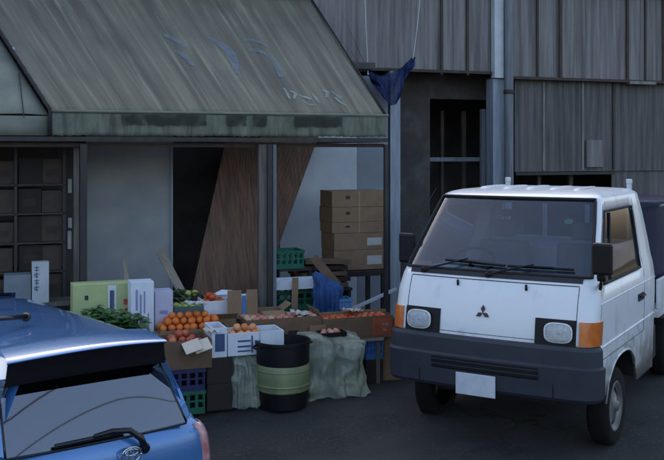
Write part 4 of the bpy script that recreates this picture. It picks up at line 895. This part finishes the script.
# front panel seams
P_, _ = patch(-.70, .70, 1.262, 1.268, .0025, .004, 20, 1); P_.build('panel_seam', M_seam, trk)
P_, _ = patch(-.40, .40, .853, .857, .0025, .004, 12, 1); P_.build('panel_seam', M_seam, trk)
for s in (1, -1): P_, _ = patch(s * .700, s * .704, 1.02, 1.262, .0025, .004, 1, 6); P_.build('panel_seam', M_seam, trk)
P_, _ = patch(-.72, .72, 1.285, 1.325, .0045, .006, 20, 2); P_.build('cowl_grille', M_seam, trk)
# wipers, nozzles
def surf(x, z, off):
    p = tout(x, z); n = Vector((x * .12, -1, .75)).normalized(); return p + n * off
for x0, z0, x1, z1, b0, b1 in ((-.60, 1.295, -.22, 1.40, (-.42, 1.385), (.10, 1.372)), (-.03, 1.295, .33, 1.385, (.12, 1.372), (.64, 1.372))):
    wp = empty('wiper'); wp.parent = trk
    b = MB(); b.tube([surf(x0, z0, .02), surf(x0 + .1, z0 + .02, .045), surf(x1, z1, .035)], .011, 6, .007); b.lathe([(.02, -.01), (.022, .02), (.012, .03)], 10, Matrix.Translation(surf(x0, z0, .01))); b.build('arm', M_black, wp)
    b = MB(); b.tube([surf(b0[0] + (b1[0] - b0[0]) * k / 8, b0[1] + (b1[1] - b0[1]) * k / 8, .02) for k in range(9)], .011, 6); b.tube([surf(b0[0] * .7 + b1[0] * .3, b0[1], .032), surf(b0[0] * .3 + b1[0] * .7, b1[1], .032)], .008, 5); b.build('blade', M_black, wp)
for x in (-.27, .30):
    p = tout(x, 1.235); b = MB(); b.tube([p + Vector((0, -.012, -.022)), p + Vector((0, -.014, .022))], .010, 8); b.build('washer_nozzle', M_black, trk, smooth=True)
# mirrors
for s in (1, -1):
    mr = empty('side_mirror'); mr.parent = trk; cx_ = s * .855 if s < 0 else .885; cy = .16 if s > 0 else .42; m0 = MB(); zz0, zz1 = (1.33, 1.585) if s < 0 else (1.37, 1.61)
    m0.box(cx_ - .075, cx_ + .075, cy - .03, cy + .03, zz0, zz1); m0.build('shell', M_black, mr, bevel=.022)
    m1 = MB(); m1.box(cx_ - .06, cx_ + .06, cy + .0305, cy + .034, zz0 + .015, zz1 - .015); m1.build('mirror_glass', M_chrome, mr)
    a = tcol(s * sfor(.26 if s > 0 else .40), 1.29); m2 = MB(); m2.tube([a, Vector((cx_ - s * .03, cy + .05, 1.26)), Vector((cx_, cy, zz0 + .03))], .013, 6); m2.lathe([(.03, -.03), (.035, 0), (.03, .03)], 10, Matrix.Translation(Vector((cx_ - s * .02, cy + .04, zz0 - .02)))); m2.build('stalk', M_black, mr, smooth=True)
# antenna on the left pillar
a, c = tcol(-1.75, 1.50), tcol(-1.75, 1.86); b = MB(); b.tube([a + Vector((-.03, -.02, -.08)), a + Vector((-.04, -.03, .1)), c + Vector((-.03, -.03, .10))], .0045, 6, .0025); b.lathe([(.012, -.05), (.012, .03)], 8, Matrix.Translation(a + Vector((-.028, -.018, -.09)))); b.build('antenna', M_rub, trk)
# roof ribs and guard posts
for x in (-.42, -.21, 0, .21, .42):
    P_ = []
    for dx, dz in ((-.022, -.004), (-.012, .010), (.012, .010), (.022, -.004)):
        P_.append([Vector((x + dx, .98 + .72 * k / 8, 1.962 + (dz if 0 < k < 8 else -.02) + .010 * math.sin(math.pi * k / 8) * (1 - abs(x)) )) for k in range(9)])
    b = MB(); b.grid(P_); b.build('roof_rib', M_tw, trk, smooth=True)
gd = empty('cab_guard'); gd.parent = trk
for s in (1, -1): b = MB(); b.box(s * .60 - .02, s * .60 + .02, 2.17, 2.21, .75, 1.985); b.lathe([(.022, 0), (.03, .005), (.03, .04), (.02, .045)], 10, Matrix.Translation((s * .60, 2.19, 1.98))); b.build('guard_post', M_white, gd)
b = MB(); b.box(-.60, .60, 2.175, 2.205, 1.84, 1.88); b.box(-.60, .60, 2.175, 2.205, 1.42, 1.45); b.build('guard_rail', M_white, gd)
for x in (-.22, .2): b = MB(); b.box(x - .018, x + .018, 2.177, 2.203, 1.45, 1.84); b.build('guard_bar', M_white, gd)
b = MB(); b.box(-.68, .68, 2.18, 2.20, .75, 1.42); b.build('headboard', M_tw, gd)
for x, y in ((-.05, 1.62), (.60, 1.62)): pass
# interior
b = MB(); b.add([(-.72, .30, 1.24), (.72, .30, 1.24), (.72, .62, 1.27), (-.72, .62, 1.27), (-.72, .62, .95), (.72, .62, .95)], [(0, 1, 2, 3), (3, 2, 5, 4)]); b.box(-.70, .70, .28, .60, 1.0, 1.235); b.build('dashboard', M_dash, trk)
b = MB(); b.prism([(-.13, 0), (-.02, .01), (.14, 0), (.16, .05), (.05, .085), (-.1, .06)], .05); b.build('dash_cloth', M_paper, trk, loc=(-.50, .40, 1.272), rot=(0, 0, .1))
b = MB(); b.box(-.07, .07, 0, .002, 0, .09); b.build('inside_sticker', M_stick2, trk, loc=(-.66, .31, 1.285), rot=(R(-25), 0, 0))
p = tcol(.80, 1.735); b = MB(); b.lathe([(.001, 0), (.03, 0), (.03, .002), (.001, .002)], 16, Matrix.Translation(p + Vector((0, .02, -.01))) @ Matrix.Rotation(R(50), 4, 'X') @ Matrix.Diagonal((1.2, .9, 1, 1))); b.build('window_sticker', M_stick, trk)
b = MB(); c = Vector((-.38, .74, 1.34)); tr_ = []
for k in range(25): a = 2 * math.pi * k / 24; tr_.append(c + Vector((.19 * math.cos(a), .19 * math.sin(a) * math.sin(R(65)) * .5, .19 * math.sin(a) * .55)))
b.tube(tr_, .013, 6); b.tube([c + Vector((-.18, 0, 0)), c, c + Vector((.18, 0, 0))], .014, 6); b.tube([c, c + Vector((0, -.15, -.15))], .025, 8); b.build('steering_wheel', M_black, trk, smooth=True)
for x in (-.38, .36):
    st = empty('seat'); st.parent = trk
    b = MB(); b.box(x - .25, x + .25, .95, 1.45, .85, 1.0); b.build('cushion', M_seat, st, bevel=.03)
    b = MB(); b.box(x - .24, x + .24, 1.45, 1.57, .98, 1.46); b.build('backrest', M_seat, st, bevel=.04)
    b = MB(); b.box(x - .11, x + .11, 1.47, 1.55, 1.49, 1.65); b.build('headrest', M_seat, st, bevel=.03)
b = MB(); b.box(-.10, .10, .70, .72, 1.74, 1.80); b.tube([(0, .71, 1.80), (0, .74, 1.87)], .008, 6); b.build('rear_view_mirror', M_black, trk, bevel=.008)
# bed
b = MB(); b.box(-.84, .84, 2.30, 4.5, .72, .80); b.build('bed_floor', M_tw, trk)
for s in (1, -1): b = MB(); b.box(min(s * .82, s * .85), max(s * .82, s * .85), 2.30, 4.5, .803, 1.08); b.build('bed_side', M_tw, trk, bevel=.006)
b = MB(); b.box(-.815, .815, 4.47, 4.5, .803, 1.08); b.build('tailgate', M_tw, trk, bevel=.006)
b = MB(); b.box(-.42, -.34, 1.9, 4.3, .52, .71); b.box(.34, .42, 1.9, 4.3, .52, .71); b.build('chassis_rail', M_rub, trk)
b = MB(); b.box(.46, .76, 2.16, 2.6, .28, .62); b.build('fuel_tank', M_rub, trk, bevel=.03)
b = MB(); b.box(.66, .76, 2.3, 2.4, .42, .72); b.build('bed_bracket', M_tw, trk, bevel=.01)
def wheel(parent, x, y, z, r, wd, s, rim=M_rim, steer=0):
    w_ = empty('wheel', (x, y, z)); w_.parent = parent; w_.rotation_euler = (0, 0, steer)
    A = Matrix.Rotation(R(90) * s, 4, 'Y')
    b = MB(); b.lathe([(r * .64, -wd / 2 + .01), (r * .9, -wd / 2), (r * .98, -wd / 2 + .02), (r, -wd / 4), (r, wd / 4), (r * .98, wd / 2 - .02), (r * .9, wd / 2), (r * .64, wd / 2 - .01)], 36, A, cap=False); b.build('tyre', M_tyre, w_, smooth=True)
    b = MB(); b.lathe([(r * .65, wd / 2 - .012), (r * .62, wd / 2 - .004), (r * .58, wd / 2 - .03), (r * .45, wd / 2 - .045), (r * .3, wd / 2 - .02), (r * .14, wd / 2 - .012), (r * .12, wd / 2 + .01), (.001, wd / 2 + .012)], 30, A, cap=False); b.build('rim', rim, w_, smooth=True)
    b = MB()
    b.lathe([(r * .50, wd / 2 - .038), (r * .44, wd / 2 - .040)], 24, A, cap=False); b.build('rim_groove', M_black, w_)
for s in (1, -1): wheel(trk, s * .748, .80, .242, .31, .17, s); wheel(trk, s * .69, 3.15, .285, .285, .18, s)
# load under tarp
ld = empty('tarp_load', Vector((1.167, 7.222, 0)) + Vector((math.cos(PHI), math.sin(PHI), 0)) * 0 + Vector((-math.sin(PHI), math.cos(PHI), 0)) * 2.4 + Vector((0, 0, .803)), PHI, 'load on the truck bed under a dark navy tarpaulin, just behind the cab', 'tarpaulin load')
P_ = []
for i in range(9):
    v = i / 8; row = []
    for k in range(49):
        a = 2 * math.pi * k / 48; c, s = math.cos(a), math.sin(a); f = (abs(c) ** 5 + abs(s) ** 5) ** (-.2); rr = (.97 + .02 * math.sin(a * 9) * (1 - v)) if v < .75 else .97 * (1 - (v - .75) * 3.2)
        row.append((.80 * c * f * max(rr, .15), .98 + .98 * s * f * max(rr, .15), .98 * min(v / .75, 1) + .012 * math.sin(a * 5) * v))
    P_.append(row)
b = MB(); b.grid(P_); b.add([P_[-1][k] for k in range(48)], [tuple(range(48))]); b.build('tarp', M_tarp, ld, smooth=True, auto=50)
b = MB(); b.tube([(.82, .1, .96), (.82, 1.9, .96)], .012, 6); b.tube([(.82, .5, .05), (.81, .5, .98), (-.81, .5, .99), (-.82, .5, .05)], .008, 6); b.build('tie_rope', M_gpipe, ld)

# ================================================================ BLUE CAR
PSI = R(38)
car = empty('blue_car', (-.2480 * 5.35, 5.35, 0), PSI, 'metallic blue small hatchback in the near left corner, seen from behind', 'car')
# stations: y, roof z, roof half width, belt half width, belt z, shoulder half width, shoulder z, bottom z
ST = [(.06, 1.125, .415, .585, .66, .69, .50), (.13, 1.140, .425, .60, .67, .705, .50), (.35, 1.150, .43, .615, .69, .72, .51), (.9, 1.152, .42, .63, .70, .725, .52), (1.5, 1.150, .40, .64, .70, .725, .52), (2.1, 1.148, .37, .64, .69, .725, .52),
      (2.55, 1.12, .36, .64, .68, .725, .52), (2.85, .96, .38, .635, .66, .72, .51), (3.12, .76, .45, .62, .64, .71, .50), (3.45, .66, .46, .58, .60, .68, .46), (3.7, .58, .42, .52, .52, .62, .38), (3.82, .38, .36, .46, .36, .52, .28)]
def sect(st, bot=-.02):
    y, zr, wr, wb, zb_, wsx, zs_ = st
    hp = [(0, zr + .012), (wr * .5, zr + .010), (wr * .82, zr + .004), (wr * .96, zr - .012), (wr + .012, zr - .05), (wr + (wb - wr) * .5, zr + (zb_ - zr) * .5), (wb, zb_), ((wb + wsx) / 2 + .015, (zb_ + zs_) / 2 + .02), (wsx, zs_), (wsx + .01, zs_ - .18), (wsx - .01, zs_ - .38), (wsx - .04, bot)]
    return [Vector((-x, y, z)) for x, z in hp[:0:-1]] + [Vector((x, y, z)) for x, z in hp]
G_ = [sect(s) for s in ST]
b = MB(); b.grid(G_); b.add(G_[-1], [tuple(range(len(G_[-1])))])
# tailgate below and around the glass (rear face)
def rg(u, v):    # rear glass surface, u -1..1, v 0 bottom..1 top
    hw = (.535 - .09 * v) if u > 0 else (.555 - .03 * v); x = u * hw; y = -.005 + .165 * v + .032 * (abs(u) ** 2.2) - .05 * (1 - v); z = .645 + .375 * v - .012 * abs(u) ** 2 * 0
    return Vector((x, y, z))
# rear surround rows from glass edge outwards to the first section
sec0 = G_[0]; nS = len(sec0)
for s in (1, -1):
    gl = [rg(s, v) for v in (1, .75, .5, .25, 0)]; e_ = 0 if s > 0 else .06; outer = [Vector((s * (.455 + e_), .10, 1.03)), Vector((s * (.50 + e_ * .8), .085, .93)), Vector((s * (.545 + e_ * .5), .07, .83)), Vector((s * (.58 + e_ * .3), .062, .74)), Vector((s * .612, .06, .655))]
    b.grid([gl, outer])
    body_e = [Vector((s * .427, .062, 1.085)), Vector((s * (.415 + .085), .06, .90)), Vector((s * .55, .06, .80)), Vector((s * .575, .06, .70)), Vector((s * .60, .06, .66))]
    b.grid([outer, [Vector((s * .44, .16, 1.08)), Vector((s * .51, .16, .93)), Vector((s * .56, .16, .83)), Vector((s * .60, .16, .74)), Vector((s * .63, .16, .68))]])
# tailgate lower panel
rows_ = []
for z, yc, hw in ((.645, -.055, .612), (.61, -.075, .66), (.55, -.095, .70), (.45, -.105, .715), (.30, -.11, .72), (.22, -.12, .72), (.18, -.19, .72), (.05, -.21, .725), (-.04, -.19, .71), (-.07, -.12, .68)):
    rows_.append([Vector((hw * u, yc + .13 * abs(u) ** 3.2, z)) for u in [k / 12 for k in range(-12, 13)]])
b.grid(rows_)
for s in (1, -1):
    L = [Vector(r_[-1 if s > 0 else 0]) for r_ in rows_[:6]]; Rr = [Vector((s * .625, .08, .665)), Vector((s * .675, .09, .60)), Vector((s * .705, .10, .545)), Vector((s * .722, .12, .45)), Vector((s * .725, .12, .30)), Vector((s * .725, .12, .22))]
    b.grid([L, Rr])
b.build('body', M_cb, car, smooth=True, auto=42)
b = MB(); b.box(-.60, .60, .25, 3.5, -.08, .40); b.box(-.52, .52, .3, 2.3, .40, .64); b.build('underbody', M_rub, car)
b = MB(); b.box(-.40, .40, .2, 1.9, .64, 1.02); b.build('cabin_core', M_cblk, car)
P_ = [[rg(u / 12, v / 8) + Vector((0, -.004, .001)) for u in range(-12, 13)] for v in range(9)]
b = MB(); b.grid(P_); b.build('rear_glass', M_cgl, car, smooth=True)
# spoiler: black under face and blue lip
P_ = []
for y, dz, w_ in ((.16, -.138, .44), (.06, -.136, .44), (.050, -.11, .435), (.045, -.02, .425), (.03, .0, .425)):
    P_.append([Vector((w_ * u - (.10 * u * u if u < 0 else 0), y - .035 * (1 - u * u), 1.14 + dz + .018 * (1 - u * u))) for u in [k / 12 for k in range(-12, 13)]])
b = MB(); b.grid(P_); b.build('spoiler_underside', M_cblk, car, smooth=True, auto=60)
P_ = []
for y, z, w_ in ((.034, 1.132, .432), (.020, 1.141, .434), (.028, 1.147, .432), (.08, 1.157, .42), (.20, 1.180, .41), (.32, 1.176, .40)):
    P_.append([Vector((w_ * u - (.10 * u * u if u < 0 else 0), y - .035 * (1 - u * u) * (1 if y < .2 else .3), z + .024 * (1 - u * u))) for u in [k / 12 for k in range(-12, 13)]])
b = MB(); b.grid(P_); b.build('spoiler', M_cb, car, smooth=True, auto=50)
# side trim, windows
for s in (1, -1):
    P_ = []
    for z0 in (0, 1):
        row = []
        for y in (.42, .8, 1.3, 1.7, 2.1, 2.5):
            st = min(ST, key=lambda q: abs(q[0] - y)); k = .12 if z0 else .93
            row.append(Vector((s * (st[2] + .012 + (st[3] - st[2]) * k + .006), y, st[1] - .05 + (st[4] - st[1]) * k + .02)))
        P_.append(row)
    b = MB(); b.grid(P_); b.build('side_window', M_cg, car, smooth=True)
    tl = [[Vector((s * (hw - .055), yy - .028, z)), Vector((s * (hw - .012), yy - .016, z)), Vector((s * (hw + .014), yy + .004, z)), Vector((s * (hw + .018), yy + .06, z))] for z, hw, yy in ((.30, .72, .02), (.38, .719, .021), (.46, .714, .025), (.53, .704, .033), (.58, .684, .043), (.61, .662, .053))]
    b = MB(); b.grid(tl); b.build('tail_lamp', M_tail, car, smooth=True, solid=.008)
    mm = MB(); mm.box(s * .74 - .05, s * .74 + .05, 2.6, 2.7, .68, .78); mm.build('side_mirror', M_cb, car, bevel=.02)
P_ = [[Vector((x * (.40 + .2 * k), 2.45 + .62 * k - .03 * (1 - x * x) * 0, 1.135 - .40 * k + .012 + .02 * (1 - x * x))) for x in (-.9, -.5, 0, .5, .9)] for k in (0, .33, .66, 1)]
b = MB(); b.grid(P_); b.build('windscreen', M_cg, car, smooth=True)
# tailgate seam below glass, wiper, badge
b = MB(); b.tube([rg(u / 12, 0) + Vector((0, -.008, -.004)) for u in range(-12, 13)], .007, 6)
for s in (1, -1): b.tube([rg(s, v / 6) + Vector((s * .004, -.004, 0)) for v in range(7)], .007, 6)
b.build('glass_seal', M_cblk, car, smooth=True)
wp = empty('rear_wiper'); wp.parent = car
pv = Vector((.215, -.108, .575))
b = MB(); b.lathe([(.028, 0), (.034, .012), (.030, .03), (.01, .036)], 16, Matrix.Translation(pv + Vector((0, .01, 0))) @ Matrix.Rotation(R(100), 4, 'X')); b.build('pivot', M_cblk, wp, smooth=True)
b = MB(); b.tube([pv + Vector((0, -.015, .0)), pv + Vector((-.03, -.02, .065)), pv + Vector((-.09, .0, .115)), pv + Vector((-.20, .0, .13)), pv + Vector((-.30, .015, .115))], .022, 8, .014); b.build('arm', M_cblk, wp, smooth=True)
b = MB(); b.tube([pv + Vector((-.12, .02, .105)), pv + Vector((-.30, .022, .105)), pv + Vector((-.52, .035, .098))], .013, 6); b.build('blade', M_cblk, wp, smooth=True)
bc_ = Vector((.128, -.112, .555)); M_ = Matrix.Translation(bc_) @ Matrix.Rotation(R(97), 4, 'X')
def ell(cx_, cz, rx, rz, r=.0045, n=28): return [M_ @ Vector((cx_ + rx * math.cos(2 * math.pi * k / n), cz + rz * math.sin(2 * math.pi * k / n), .012)) for k in range(n + 1)]
b = MB(); b.tube(ell(0, 0, .062, .045), .006, 6); b.tube(ell(0, 0, .020, .040), .005, 6); b.tube(ell(0, .014, .042, .018), .005, 6); b.build('badge', M_badge, car, smooth=True)
b = MB(); b.tube([(-.10, .95, 1.205), (-.10, .93, 1.225)], .03, 12); b.tube([(-.10, .93, 1.222), (-.42, .80, 1.25)], .018, 8, .012); b.build('roof_antenna', M_cblk, car, smooth=True)
b = MB(); b.box(-.17, .17, -.225, -.215, .06, .20); b.build('licence_plate', M_plate, car)
for s in (1, -1): wheel(car, s * .62, .52, .07, .27, .16, s); wheel(car, s * .62, 2.95, .14, .27, .16, s)

# ---------------------------------------------------------------- overhead cables and the far side of the street, seen only as reflections
for i, (z_, off_) in enumerate(((7.9, -.3), (7.8, .15), (7.7, .9))):
    b = MB(); b.tube([(-4.0 + 16 * k / 30 + .77 * off_, -8.5 + 19.2 * k / 30 - .64 * off_, z_ - .25 * math.sin(math.pi * k / 30)) for k in range(31)], (.020, .016, .011)[i], 6)
    tag(b.build('utility_cable', M_cable), ('thickest', 'middle', 'thinnest')[i] + ' black cable strung over the lot, mirrored in the car window', 'cable', 'cables over the lot')
